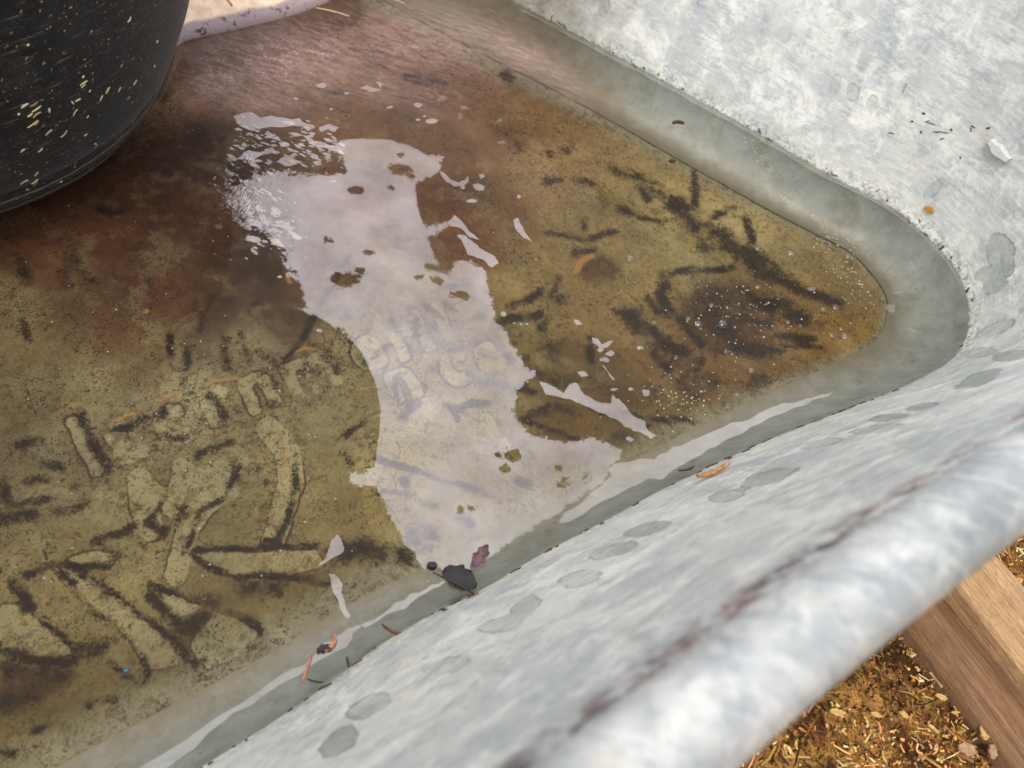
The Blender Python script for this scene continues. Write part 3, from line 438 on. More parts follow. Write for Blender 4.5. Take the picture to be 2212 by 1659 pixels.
def make_water():
    bm = bmesh.new(); th = np.linspace(0, 2 * math.pi, 180, endpoint=False)
    def ring(xy, z): return [bm.verts.new((a, b, z)) for a, b in xy]
    W2 = WC[::2]; N2 = NO[::2]
    rs = [ring(W2 + N2 * (.0008 if k else 0) - N2 * o, z) for k, (o, z) in enumerate([(.006, 0), (.0036, .0003), (.0019, .0009), (.0004, .0019), (-.0004, .0027)])]
    bs = [ring(np.c_[BC[0] + r * np.cos(th), BC[1] + r * np.sin(th)], z) for r, z in [(BR + .009, 0), (BR + .0055, .0004), (BR + .003, .0011), (BR + .0013, .0022)]]
    def band(a, b):
        n = len(a)
        for i in range(n): bm.faces.new((a[i], a[(i + 1) % n], b[(i + 1) % n], b[i]))
    for a, b in zip(rs[:-1], rs[1:]): band(a, b)
    for a, b in zip(bs[:-1], bs[1:]): band(a, b)
    es = [bm.edges.get((rs[0][i], rs[0][(i + 1) % len(rs[0])])) for i in range(len(rs[0]))] + [bm.edges.get((bs[0][i], bs[0][(i + 1) % len(bs[0])])) for i in range(len(bs[0]))]
    bmesh.ops.triangle_fill(bm, use_beauty=True, use_dissolve=False, edges=es, normal=(0, 0, 1))
    bmesh.ops.recalc_face_normals(bm, faces=bm.faces)
    me = bpy.data.meshes.new('water'); bm.to_mesh(me); bm.free()
    if sum(pl.normal.z for pl in me.polygons) < 0: me.flip_normals()
    return me
tag(link('water', make_water(), water_mat(), None, True), 'shallow clear brown water lying in the metal trough', 'water', kind='structure')
# ------------------------------------------------------------------ pale floating film, and sky reflections built as film sheets
def jag(poly, amp, it=3, seed=0, sharp=None):
    r = random.Random(seed); pts = [tuple(p) for p in poly]
    for k in range(it):
        out = []
        for i, a in enumerate(pts):
            b = pts[(i + 1) % len(pts)]; L = math.hypot(b[0] - a[0], b[1] - a[1]); out.append(a)
            if L > 3: 
                A = amp(0.5 * (a[0] + b[0]), .5 * (a[1] + b[1])) if callable(amp) else amp
                d = r.gauss(0, 1) * A * min(L, 30) / 30; out.append(((a[0] + b[0]) / 2 - (b[1] - a[1]) / L * d, (a[1] + b[1]) / 2 + (b[0] - a[0]) / L * d))
        pts = out
    return pts
def chaikin(pts, it=2):
    for _ in range(it):
        o = []
        for i, a in enumerate(pts):
            b = pts[(i + 1) % len(pts)]; o += [(.75 * a[0] + .25 * b[0], .75 * a[1] + .25 * b[1]), (.25 * a[0] + .75 * b[0], .25 * a[1] + .75 * b[1])]
        pts = o
    return pts
def film_mesh(name, loops, z, origin=None):
    ox, oy = origin or (0, 0); vs = []; es = []
    for lp in loops:
        b = len(vs); n = len(lp); vs += [Vector((P(*p)[0] - ox, P(*p)[1] - oy)) for p in lp]; es += [(b + i, b + (i + 1) % n) for i in range(n)]
    ov, oe, of, *_ = delaunay_2d_cdt(vs, es, [], 0, 1e-7)
    cen = np.array([[sum(ov[i].x for i in f) / 3, sum(ov[i].y for i in f) / 3] for f in of]); w2 = [np.array([[P(*p)[0] - ox, P(*p)[1] - oy] for p in lp]) for lp in loops]
    keep = inpoly(cen, w2[0])
    for h_ in w2[1:]: keep &= ~inpoly(cen, h_)
    me = mesh(name, [(p.x, p.y, z) for p in ov], [f for f, k_ in zip(of, keep) if k_])
    if sum(pl.normal.z for pl in me.polygons) < 0: me.flip_normals()
    return me
def film_and_reflection_mat(name, fac, dif, col=(.75, .72, .74, 1), grid=False):
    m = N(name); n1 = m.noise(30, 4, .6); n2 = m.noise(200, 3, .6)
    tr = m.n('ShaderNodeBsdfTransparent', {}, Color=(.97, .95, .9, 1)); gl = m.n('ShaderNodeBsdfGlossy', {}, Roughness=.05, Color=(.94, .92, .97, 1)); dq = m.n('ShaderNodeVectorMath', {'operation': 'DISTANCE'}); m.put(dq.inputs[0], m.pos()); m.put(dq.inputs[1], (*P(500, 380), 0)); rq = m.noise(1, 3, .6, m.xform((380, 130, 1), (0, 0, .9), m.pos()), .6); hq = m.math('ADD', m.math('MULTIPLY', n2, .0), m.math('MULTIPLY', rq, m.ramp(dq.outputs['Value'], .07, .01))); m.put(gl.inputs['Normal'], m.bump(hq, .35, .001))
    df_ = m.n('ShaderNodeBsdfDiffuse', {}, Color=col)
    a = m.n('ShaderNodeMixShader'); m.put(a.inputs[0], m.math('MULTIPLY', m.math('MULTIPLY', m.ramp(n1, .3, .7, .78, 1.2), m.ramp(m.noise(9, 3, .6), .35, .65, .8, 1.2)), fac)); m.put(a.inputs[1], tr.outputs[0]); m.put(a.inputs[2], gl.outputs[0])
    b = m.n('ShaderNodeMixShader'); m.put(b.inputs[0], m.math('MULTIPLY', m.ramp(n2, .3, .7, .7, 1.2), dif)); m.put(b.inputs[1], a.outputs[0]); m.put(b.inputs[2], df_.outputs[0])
    if grid:
        nz = m.math('ADD', m.math('MULTIPLY_ADD', m.noise(130, 5, .7), 2.2, -1.1), m.math('MULTIPLY_ADD', m.noise(520, 4, .7), 1.4, -.7))
        e = m.math('ADD', m.attr('edge'), m.math('MULTIPLY', nz, m.math('MULTIPLY', m.attr('rag'), 4.5))); al = m.math('MULTIPLY', m.ramp(e, 1.2, -3.2), m.attr('dens'))
        g = m.n('ShaderNodeMixShader'); t2 = m.n('ShaderNodeBsdfTransparent'); m.put(g.inputs[0], al); m.put(g.inputs[1], t2.outputs[0]); m.put(g.inputs[2], b.outputs[0]); b = g
    m.t.links.new(b.outputs[0], m.out.inputs[0]); return m.m
MF = film_and_reflection_mat('film_and_reflection', .12, .04, (.8, .74, .74, 1)); MF3 = film_and_reflection_mat('edge_reflection', .09, .04); MF2 = film_and_reflection_mat('flake_and_reflection', .105, .08, (.66, .6, .62, 1))  # shared by floating flakes and by sheets standing for reflections on the water
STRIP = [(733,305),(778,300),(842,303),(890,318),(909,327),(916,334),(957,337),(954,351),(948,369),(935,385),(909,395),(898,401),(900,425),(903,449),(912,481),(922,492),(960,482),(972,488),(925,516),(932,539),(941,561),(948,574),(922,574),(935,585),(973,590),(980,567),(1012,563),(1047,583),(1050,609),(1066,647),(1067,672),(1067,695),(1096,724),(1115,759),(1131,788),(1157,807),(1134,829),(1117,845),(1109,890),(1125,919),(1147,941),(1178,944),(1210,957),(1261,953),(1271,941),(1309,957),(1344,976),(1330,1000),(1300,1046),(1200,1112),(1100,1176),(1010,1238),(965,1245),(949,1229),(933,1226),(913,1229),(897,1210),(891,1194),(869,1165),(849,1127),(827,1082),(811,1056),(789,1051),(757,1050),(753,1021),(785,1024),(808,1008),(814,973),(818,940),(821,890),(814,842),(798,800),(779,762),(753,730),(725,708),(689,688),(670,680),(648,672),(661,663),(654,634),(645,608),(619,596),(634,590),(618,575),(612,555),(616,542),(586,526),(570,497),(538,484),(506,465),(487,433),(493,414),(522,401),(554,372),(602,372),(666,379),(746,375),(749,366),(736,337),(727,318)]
def stripamp(x, y):
    if x < 640 and y < 600: return 7
    if 760 < x < 840 and 690 < y < 1010: return .5
    if y < 335 or (x < 930 and 395 < y < 480): return .8
    return 3.0
def oval(cx, cy, a, b, ang=0, n=14, seed=0, irr=.12):
    r = random.Random(seed * 31 + int(cx)); ca, sa = math.cos(math.radians(ang)), math.sin(math.radians(ang)); o = []
    for i in range(n):
        t = 2 * math.pi * i / n; k = 1 + r.uniform(-irr, irr); x, y = a * k * math.cos(t), b * k * math.sin(t); o.append((cx + x * ca - y * sa, cy + x * sa + y * ca))
    return o
HOLES = [oval(865,368,27,10,4),oval(885,380,11,5,25),oval(768,412,19,8,3),oval(845,408,8,4,20),oval(866,336,7,4),jag(oval(745,604,34,15,-4,12,3,.25),3,2,5),oval(990,640,22,9,10,12,2,.2),oval(928,577,14,5,0),oval(946,606,14,8,25),oval(905,600,9,4),oval(778,588,12,5),oval(995,655,8,3),oval(1105,985,19,13,10,12,4,.22),oval(1078,985,7,6),oval(1092,1016,12,9),oval(1208,1011,8,6),oval(1218,1044,15,9,10,12,6,.3),oval(1262,1030,6,7),oval(996,1103,7,5),oval(1018,1098,8,4),oval(710,520,9,4),oval(795,545,10,4),oval(1320,1048,22,7,20,12,3,.3),oval(1350,1030,30,6,-22,12,7,.3)]
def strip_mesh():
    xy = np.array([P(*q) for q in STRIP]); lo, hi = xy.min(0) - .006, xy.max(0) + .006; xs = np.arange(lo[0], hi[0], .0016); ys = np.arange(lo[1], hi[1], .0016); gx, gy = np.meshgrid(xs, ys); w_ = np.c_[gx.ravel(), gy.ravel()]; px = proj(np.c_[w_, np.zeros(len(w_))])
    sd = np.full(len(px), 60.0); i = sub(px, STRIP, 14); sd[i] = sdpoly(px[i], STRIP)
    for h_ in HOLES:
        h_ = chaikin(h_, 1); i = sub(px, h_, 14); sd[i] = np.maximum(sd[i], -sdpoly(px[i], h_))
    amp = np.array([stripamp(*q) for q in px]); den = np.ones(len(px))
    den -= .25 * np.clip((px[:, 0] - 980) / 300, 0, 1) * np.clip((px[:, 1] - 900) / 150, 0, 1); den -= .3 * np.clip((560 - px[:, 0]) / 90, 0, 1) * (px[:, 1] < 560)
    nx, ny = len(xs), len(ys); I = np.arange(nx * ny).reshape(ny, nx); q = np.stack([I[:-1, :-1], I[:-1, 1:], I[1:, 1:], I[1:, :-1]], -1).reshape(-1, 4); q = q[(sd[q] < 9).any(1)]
    us = np.unique(q); mp = np.full(nx * ny, -1); mp[us] = np.arange(len(us)); me = fastmesh('reflection_sheet', np.c_[w_[us], np.full(len(us), .0009)], mp[q])
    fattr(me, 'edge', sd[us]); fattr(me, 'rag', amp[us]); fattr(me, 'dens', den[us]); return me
so_ = link('reflection_sheet', strip_mesh(), film_and_reflection_mat('sky_reflection', .115, .03, (.8, .75, .76, 1), True))  # the sky's reflection, built as an added pale sheet on the water
tag(so_, 'long pale lavender sky reflection with ragged edges, built as a sheet across the middle of the water', 'sky reflection')
EX = [([(503,254),(586,252),(647,257),(682,276),(666,286),(634,273),(570,279),(538,283),(512,270)],4,'long pale film streak just right of the black tub, uppermost of the streaks'),
 ([(688,279),(714,270),(732,278),(724,287),(695,287)],3,'small pale oval film patch at the right end of the long streak'),
 ([(506,350),(538,327),(570,334),(548,347)],3,'small pale film patch between the tub and the broad sky reflection, beside the ripples'),
 ([(583,353),(615,340),(663,353),(628,361)],3,'pale lens shaped film patch just above the broad sky reflection by the tub'),
 ([(608,289),(666,297),(730,314),(745,335),(724,329),(666,308)],5,'wispy pale film streak leading into the top of the broad sky reflection'),
 ([(1109,477),(1118,471),(1128,490),(1150,525),(1131,516),(1112,496)],2,'pale blade shaped film flake standing alone right of the broad sky reflection'),
 ([(965,484),(981,466),(1000,484),(1013,503),(1035,519),(1016,516),(987,493)],2,'pale tapering film flake, upper of the two joined at the reflection notch'),
 ([(987,509),(1003,509),(1019,522),(1035,538),(1061,551),(1077,570),(1061,580),(1035,560),(1009,551),(1000,528)],2.5,'pale knobbly film flake, lower of the two joined at the reflection notch'),
 ([(1165,825),(1191,835),(1216,851),(1229,832),(1245,829),(1261,854),(1293,870),(1319,873),(1322,854),(1338,864),(1357,889),(1392,912),(1399,931),(1418,944),(1405,950),(1379,934),(1341,915),(1293,893),(1251,873),(1213,861),(1178,854)],3,'longest pale shard of film lying slantwise over the brown bottom near the near wall'),
 ([(1277,729),(1290,733),(1299,745),(1312,739),(1325,736),(1312,752),(1296,755),(1280,742)],1.5,'pale crescent shaped film flake over the dark silt right of the broad sky reflection'),
 ([(1245,806),(1261,803),(1271,813),(1255,816)],1,'small pale film chip just above the longest shard'), ([(1299,790),(1306,793),(1328,822),(1322,822)],1,'thin pale needle of film above the longest shard'),
 ([(1237,691),(1248,693),(1258,702),(1245,704)],1,'small pale film chip left of the dark blade shaped silt'), 
 ([(728,1155),(741,1178),(744,1191),(725,1203),(699,1219),(683,1227),(705,1207),(712,1181)],2,'pale hooked film flake over dark silt at the left end of the stamped blade'),
 ([(709,1239),(725,1242),(739,1261),(737,1280),(747,1312),(758,1331),(753,1339),(737,1322),(728,1293),(715,1261)],2,'pale drawn out film flake hanging below the hooked one'),
 ([(300,1659),(362,1659),(480,1562),(600,1482),(690,1427),(760,1382),(790,1352),(770,1352),(740,1368),(690,1402),(610,1457),(500,1532)],4,'pale ribbon of painted water edge reflection along the near wall in the lower left'),  # bright meniscus reflection, painted as a ribbon on the water
 ([(779,1351),(840,1317),(907,1281),(958,1253),(962,1258),(905,1290),(840,1326),(790,1356)],3,'short pale ribbon of painted edge reflection joining the broad sky reflection to the lower left ribbon'),
 ([(778,193),(790,186),(823,196),(812,178),(826,182),(822,196),(800,201)],2,'pale two lobed film flake in the upper brown water'),
 ([(951,370),(964,380),(975,392),(990,397),(1005,390),(1010,380),(1013,394),(1000,404),(980,405),(962,394)],1.5,'pale curved film flake at the upper right corner of the broad sky reflection'),
 ([(1325,1004),(1380,992),(1440,979),(1498,950),(1560,925),(1640,893),(1740,862),(1800,846),(1740,876),(1640,916),(1560,955),(1500,990),(1400,1035),(1300,1084),(1210,1132),(1215,1110),(1300,1050)],4,'faint grey ribbon of painted water edge reflection along the near wall towards the right corner'),  # same painted meniscus reflection, continued to the right
 ([(1682,420),(1690,424),(1708,438),(1700,440),(1688,432)],1,'pale film sliver over the grey sunken edge near the far wall')]
for i, (pl, amp, lb) in enumerate(EX):
    cx = np.mean([P(*p)[0] for p in pl]); cy = np.mean([P(*p)[1] for p in pl])
    o = link('flake_or_reflection', film_mesh('flake_or_reflection', [jag(pl, amp, 2, 40 + i)], 0.0, (cx, cy)), MF if i < 5 else MF3 if len(pl) > 11 and min(q[1] for q in pl) > 840 and max(q[0] for q in pl) != 1418 and i > 14 else MF2); o.location = (cx, cy, .0010)
    tag(o, lb, 'film flake', 'pale film flakes floating on the water')
SM = [(693,187,12,5),(954,216,12,6),(903,229,9,5),(842,234,7,3),(1002,235,10,4),(994,254,6,7),(932,264,15,5),(903,261,5,3),(917,253,4,2),(715,238,4,3),(1082,310,9,4),(1079,262,6,3),(1040,382,7,5),(1034,406,14,7),(1000,407,5,4),(1018,436,12,4),(1120,427,5,4),(1395,851,9,7),(1381,753,8,5),(1304,779,10,5),(1360,950,9,5),(1923,668,11,9),(1971,716,14,3),(1935,634,13,2),(1751,626,10,4),(1297,757,7,5),(1317,765,9,6),(1361,842,6,4),(1325,843,8,3),(748,204,5,3),(640,215,6,3),(604,600,5,3),(690,716,6,4),(1087,680,7,6),(1110,700,3,2),(1125,702,3,2),(1138,702,3,2)]
for i, (cx, cy, a, b) in enumerate(SM):
    c0 = P(cx, cy); o = link('flake_or_reflection', film_mesh('flake_or_reflection', [jag(oval(cx, cy, a, b, random.uniform(-15, 25), 10, i, .25), 1, 1, i)], 0, c0), MF2); o.location = (*c0, .0010)
    tag(o, 'tiny pale rounded film flake, one of many small ones scattered on the brown water', 'film flake', 'tiny pale film flakes scattered on the water')
# meniscus reflection painted as a pale strip where water meets the far wall
_ix = np.nonzero((wp[:, 0] > 1120) & (wp[:, 0] < 2075) & (wp[:, 1] < 640) & (wp[:, 1] > -20) & (WC[:, 1] > .5))[0]; _ix = _ix[np.argsort(_ix)]
_wd = .0042 + .0016 * vnoise(WC * 1000, 18, 3) + .0008 * vnoise(WC * 1000, 5, 4); _wd *= np.clip((2085 - wp[:, 0]) / 260, .15, 1)
_va = np.c_[WC - NO * .0006, np.full(NS, .0010)]; _vb = np.c_[WC - NO * _wd[:, None].clip(.001), np.full(NS, .0008)]
_q = [(2 * k_, 2 * k_ + 1, 2 * k_ + 3, 2 * k_ + 2) for k_ in range(len(_ix) - 1) if _ix[k_ + 1] - _ix[k_] == 1]; _me = mesh('edge_reflection_line', np.stack([_va[_ix], _vb[_ix]], 1).reshape(-1, 3), _q)
if sum(pl.normal.z for pl in _me.polygons) < 0: _me.flip_normals()
tag(link('edge_reflection_line', _me, MF2), 'thin pale painted reflection line along the water edge under the far wall', 'edge reflection line')
_a = [math.atan2(P(*q)[1] - BC[1], P(*q)[0] - BC[0]) for q in ((-60, 470), (238, 331))]; _th = np.linspace(_a[0], _a[1], 60); _c = np.c_[np.cos(_th), np.sin(_th)]
_w2 = (.0022 + .0007 * vnoise(_c * 1000, 90, 5)) * np.sin(np.linspace(.25, 3.05, 60)) ** .5
_va = np.c_[BC + _c * (BR + .0022), np.full(60, .0016)]; _vb = np.c_[BC + _c * (BR + .0024 + _w2[:, None]), np.full(60, .0013)]
_me = mesh('edge_reflection_line', np.stack([_va, _vb], 1).reshape(-1, 3), [(2 * k_, 2 * k_ + 1, 2 * k_ + 3, 2 * k_ + 2) for k_ in range(59)])
if sum(pl.normal.z for pl in _me.polygons) < 0: _me.flip_normals()
tag(link('edge_reflection_line', _me, MF), 'thin lavender line of painted reflection curving along the foot of the black tub', 'edge reflection line')  # meniscus reflection round the tub, painted as a pale arc
# sky reflection broken by ripples, built as shreds, and foam specks: uncountable
def shreds():
    bm = bmesh.new(); r = random.Random(11)
    def bit(x, y, a, b, ang, z=.0011):
        vs = [bm.verts.new((*P(*p), z)) for p in oval(x, y, a, b, ang, 7, r.randint(0, 999), .35)]; f = bm.faces.new(vs); f.normal_update()
        if f.normal.z < 0: f.normal_flip()
    for _ in range(330):
        t = r.random(); x = 480 + 130 * t + r.gauss(0, 26); y = 395 + 120 * t + r.gauss(0, 34); s = min(9, r.lognormvariate(.5, .7)); bit(x, y, s * 2, s * .8, r.uniform(15, 45))
    for _ in range(160): x = r.uniform(500, 740); y = 300 + (x - 500) * .12 + r.gauss(0, 22); s = r.uniform(1, 4); bit(x, y, s * 2.4, s * .8, r.uniform(0, 30))
    me = bpy.data.meshes.new('reflection_shreds'); bm.to_mesh(me); bm.free(); return me
tag(link('reflection_shreds', shreds(), MF), 'shreds of broken pale sky reflection, built beside the rippled water by the tub', 'reflection shreds', kind='stuff')
def simple(name, rgb, rough=.7, var=None, spec=.3):
    m = N(name); n = m.noise(300, 4, .65, m.obj()); c = m.mix(m.ramp(n, .3, .7), lin(*rgb), lin(*(var or [v * .6 for v in rgb]))); m.bsdf(c, rough, 0, m.bump(n, .3, .0005), spec); return m.m
M_FOAM = simple('foam_speck', (196, 190, 180), .5)
def foam():
    bm = bmesh.new(); r = random.Random(5)
    def dot(x, y, s):
        c = Vector((*P(x, y), .0008)); bmesh.ops.create_icosphere(bm, subdivisions=1, radius=s, matrix=Matrix.Translation(c) @ Matrix.Diagonal((1, 1, .6, 1)))
    for _ in range(150): t = r.random(); dot(1770 + 110 * t + r.gauss(0, 22), 470 + 190 * t + r.gauss(0, 26), r.uniform(.0003, .0008))
    for _ in range(90): dot(1480 + r.gauss(0, 60), 860 + r.gauss(0, 30), r.uniform(.0003, .0007))
    for _ in range(110): dot(1600 + r.gauss(0, 70), 680 + r.gauss(0, 50), r.uniform(.0003, .0008))
    for _ in range(70): t = r.random(); dot(1600 + 140 * t + r.gauss(0, 8), 285 + 190 * t + r.gauss(0, 5), r.uniform(.0003, .0007))
    for _ in range(120): dot(r.uniform(50, 1300), r.uniform(250, 1300), r.uniform(.0003, .0006))
    me = bpy.data.meshes.new('foam_specks'); bm.to_mesh(me); bm.free(); return me
tag(link('foam_specks', foam(), M_FOAM), 'fine pale foam specks floating on the water', 'foam', kind='stuff')
# sky glare painted as a thin mauve haze over the far water
def glare():
    g = []; xs = np.linspace(300, 1330, 150); ys = np.linspace(2, 330, 80); pts = np.array([(x, y) for y in ys for x in xs]); w_ = np.array([P(*q) for q in pts])
    al = np.zeros(len(pts))
    for cx, cy, a, b, ang, s_ in [(620,130,260,100,-4,.95),(480,170,120,60,-10,.9),(900,90,260,100,0,.75),(1110,110,190,52,28,.8),(1010,75,120,40,10,.7),(560,215,150,46,3,.6),(850,190,200,60,6,.45),(1230,190,70,40,35,.5)]:
        ca, sa = math.cos(math.radians(ang)), math.sin(math.radians(ang)); d = pts - [cx, cy]; u = (d[:, 0] * ca + d[:, 1] * sa) / a; v_ = (-d[:, 0] * sa + d[:, 1] * ca) / b
        al = np.maximum(al, s_ * np.exp(-(u * u + v_ * v_) * 1.4))
    wf = WC - NO * .004; al *= inpoly(w_, wf); al[np.hypot(*(w_ - BC).T) < BR + .004] = 0
    nx, ny = len(xs), len(ys); I = np.arange(nx * ny).reshape(ny, nx); q = np.stack([I[:-1, :-1], I[:-1, 1:], I[1:, 1:], I[1:, :-1]], -1).reshape(-1, 4); q = q[(al[q] > .012).all(1)]
    us = np.unique(q); mp = np.full(nx * ny, -1); mp[us] = np.arange(len(us)); me = fastmesh('sky_glare', np.c_[w_[us], np.full(len(us), .0006)], mp[q]); fattr(me, 'amount', al[us]); return me
def glare_mat():
    m = N('sky_glare'); n = m.noise(1, 5, .7, m.xform((60, 190, 1), (0, 0, -.35), m.pos())); f = m.noise(420, 4, .7); a = m.attr('amount')
    k = m.math('MULTIPLY', a, m.math('MULTIPLY', m.ramp(n, .3, .7, .25, 1.3), m.ramp(f, .3, .7, .5, 1.3)))
    tr = m.n('ShaderNodeBsdfTransparent'); d_ = m.n('ShaderNodeBsdfDiffuse', {}, Color=lin(190, 160, 156)); mx = m.n('ShaderNodeMixShader'); m.put(mx.inputs[0], m.math('MULTIPLY', k, .5)); m.put(mx.inputs[1], tr.outputs[0]); m.put(mx.inputs[2], d_.outputs[0]); m.t.links.new(mx.outputs[0], m.out.inputs[0]); return m.m
tag(link('sky_glare', glare(), glare_mat()), 'thin mauve sky glare painted over the far part of the water', 'glare', kind='stuff')
# bubbles
def bubble_mat():
    m = N('bubble_skin'); fr = m.n('ShaderNodeLayerWeight', {}, Blend=.35); tr = m.n('ShaderNodeBsdfTransparent', {}, Color=(.96, .95, .93, 1)); gl = m.n('ShaderNodeBsdfGlossy', {}, Roughness=.02)
    mx = m.n('ShaderNodeMixShader'); m.put(mx.inputs[0], m.math('MULTIPLY_ADD', fr.outputs['Fresnel'], .9, .04)); m.put(mx.inputs[1], tr.outputs[0]); m.put(mx.inputs[2], gl.outputs[0]); m.t.links.new(mx.outputs[0], m.out.inputs[0]); return m.m
M_BUB = bubble_mat()
for i, (x, y, rpx) in enumerate([(1559,702,13),(1507,702,11),(1535,662,9),(1635,622,9),(1701,698,7),(1727,706,7),(1777,670,9),(1803,666,10),(1823,730,12),(1795,726,8),(1621,802,9),(1459,774,8),(1379,754,8),(1635,538,12),(1707,550,13),(1567,760,7),(1815,712,7),(1412,700,8),(1485,690,8),(1360,560,12)]):
    bm = bmesh.new(); r = rpx * .00033; bmesh.ops.create_uvsphere(bm, u_segments=20, v_segments=12, radius=r)
    bmesh.ops.delete(bm, geom=[v_ for v_ in bm.verts if v_.co.z < -r * .15], context='VERTS')
    for v_ in bm.verts: v_.co.z *= .75
    me = bpy.data.meshes.new('water_bubble'); bm.to_mesh(me); bm.free(); o = link('water_bubble', me, M_BUB, None, True); o.location = (*P(x, y), .0004)
    tag(o, 'small clear bubble floating over the brown silt at the right end of the water', 'bubble', 'clear bubbles on the water')
# ------------------------------------------------------------------ casting rays onto what is already built
def bvh(o):
    me = o.data; mw = o.matrix_world if o.parent is None else o.parent.matrix_basis @ o.matrix_parent_inverse @ o.matrix_basis
    return BVHTree.FromPolygons([mw @ v_.co for v_ in me.vertices], [tuple(p_.vertices) for p_ in me.polygons])
T_WALL, T_TUB = bvh(WALL), bvh(TUB)
def hit(tree, px, py):
    loc, nor, _, _ = tree.ray_cast(Vector((0, 0, CH)), Vector(ray(px, py)))
    if loc is None: return None
    if nor.dot(Vector(ray(px, py))) > 0: nor = -nor
    return loc, nor
def frame(nor, screen_ang):           # matrix whose Z is the surface normal and X runs the way the thing points
    z = nor.normalized(); a = math.radians(screen_ang); d = RM @ np.array([math.cos(a), -math.sin(a), 0]); x = Vector(d) - z * Vector(d).dot(z); x.normalize(); y = z.cross(x)
    return Matrix((x, y, z)).transposed().to_4x4()
def splinter(name, L, wd, th, mat, seed, bend=.15, taper=.5, n=6):
    r = random.Random(seed); v = []; f = []
    b0 = r.uniform(-bend, bend) * L; b1 = r.uniform(.2, 1) * bend * L
    for i in range(n):
        t = i / (n - 1); x = (t - .5) * L; yy = b0 * math.sin(math.pi * t); zz = th * .5 + b1 * .4 * math.sin(math.pi * t); w_ = wd * .5 * (1 - taper * abs(2 * t - 1) ** 2) * r.uniform(.75, 1.2)
        v += [(x, yy - w_, zz - th * .5), (x, yy + w_, zz - th * .5), (x, yy + w_ * .7, zz + th * .5), (x, yy - w_ * .7, zz + th * .5)]
    for i in range(n - 1):
        for k in range(4): a, b = i * 4 + k, i * 4 + (k + 1) % 4; f.append((a, b, b + 4, a + 4))
    f += [(3, 2, 1, 0), tuple((n - 1) * 4 + k for k in range(4))]
    return mesh(name, v, f)
def place(o, loc, mat): o.matrix_world = Matrix.Translation(loc) @ mat; return o
# straw flecks stuck on the tub
M_STRAW = [simple('dry_straw', (204, 182, 132), .7, (170, 144, 98)), simple('pale_straw', (212, 200, 166), .7, (170, 156, 120)), simple('brown_straw', (150, 122, 92), .75, (112, 86, 62))]
FL = [(645,640,60,-30,0),(640,655,40,20,0),(830,690,45,60,0),(826,704,40,-10,0),(960,470,55,80,2),(935,505,26,60,2),(995,150,40,-55,1),(1040,635,44,35,0),(690,700,20,80,0),(710,750,32,-20,0),(780,755,52,-30,0),(990,755,34,80,2),(280,838,66,-15,1),(230,885,36,-10,0),(335,865,44,-25,1),(285,885,60,-12,0),(380,850,34,-50,1),(250,955,80,-10,0),(278,945,40,60,0),(310,1033,84,-55,0),(375,1020,56,20,0),(490,1030,66,-30,1),(580,868,62,-35,2),(675,900,24,10,1),(200,1180,26,40,0),(310,1155,44,-30,1),(175,1160,36,-15,1),(740,1125,30,30,2),(735,1110,26,-45,2),(370,1330,50,30,1),(280,1340,44,-40,0),(185,1405,60,-70,0),(270,1410,52,85,2),(268,1400,56,15,1),(92,1460,76,-70,2),(890,1150,30,-60,2),(260,800,60,-20,2),(190,815,50,-15,2),(660,1040,20,10,1),(130,455,22,60,0),(640,590,20,60,1),(1190,510,20,60,0),(920,690,40,-20,1),(1210,320,18,60,1),(1130,450,16,20,1),(470,1400,18,-30,1),(145,880,16,40,1),(215,345,16,0,1),(1020,790,20,-60,2),(985,610,22,70,0),(600,770,40,-30,1),(560,790,30,-40,1)]
for i, (x, y, L, ang, mi) in enumerate(FL):
    if i % 5 == 4: continue
    mi = 1 if i % 3 == 1 else mi
    hh = hit(T_TUB, x * .28, y * .28)
    if not hh: continue
    o = link('straw_fleck', splinter('straw_fleck', L * .28 * .00036 * .95, .0011 * random.uniform(.6, 1.3), .0005, None, i), M_STRAW[mi]); place(o, hh[0], frame(hh[1], -ang))
    tag(o, ['golden straw fleck stuck to the side of the black tub', 'pale straw fleck stuck to the side of the black tub', 'brown straw fleck stuck to the side of the black tub'][mi], 'straw fleck', ['golden straw flecks on the tub', 'pale straw flecks on the tub', 'brown straw flecks on the tub'][mi])
# ------------------------------------------------------------------ bits of debris along the waterline and on the walls
M_TW = simple('wet_dark_twig', (58, 42, 32), .6); M_TWB = simple('brown_twig', (96, 64, 42), .6); M_RED = simple('red_stem', (168, 112, 84), .55, (120, 74, 52)); M_BLK = simple('black_leaf', (34, 32, 36), .5)
def wat_norm(px, py, tree=T_WALL): return hit(tree, px, py)
r = random.Random(3); k = 0
cand = [(q[0], q[1]) for q in WL]
Ls = np.r_[0, np.cumsum(np.hypot(*np.diff(np.array(cand), axis=0).T))]
for i in range(88):
    s = r.uniform(0, Ls[-1]); x = np.interp(s, Ls, [c[0] for c in cand]); y = np.interp(s, Ls, [c[1] for c in cand])
    j = int(np.hypot(*(wp - [x, y]).T).argmin()); z = .002 + abs(r.gauss(0, .0028)); base = Vector((*(WC[j] + NO[j] * (ROFF * z / RZ * 1.2)), z)); nor = Vector((-NO[j][0], -NO[j][1], .37)).normalized()
    o = link('twig_bit', splinter('twig_bit', r.choice((r.uniform(.0012, .003), r.uniform(.002, .008))), r.uniform(.0006, .0017), .0007, None, 100 + i, .12), M_TW if r.random() < .75 else M_TWB); place(o, base, frame(nor, r.uniform(0, 180)))
    tag(o, 'tiny dark twig bit stuck to the metal wall along the waterline', 'twig bit', 'twig bits stuck along the waterline')
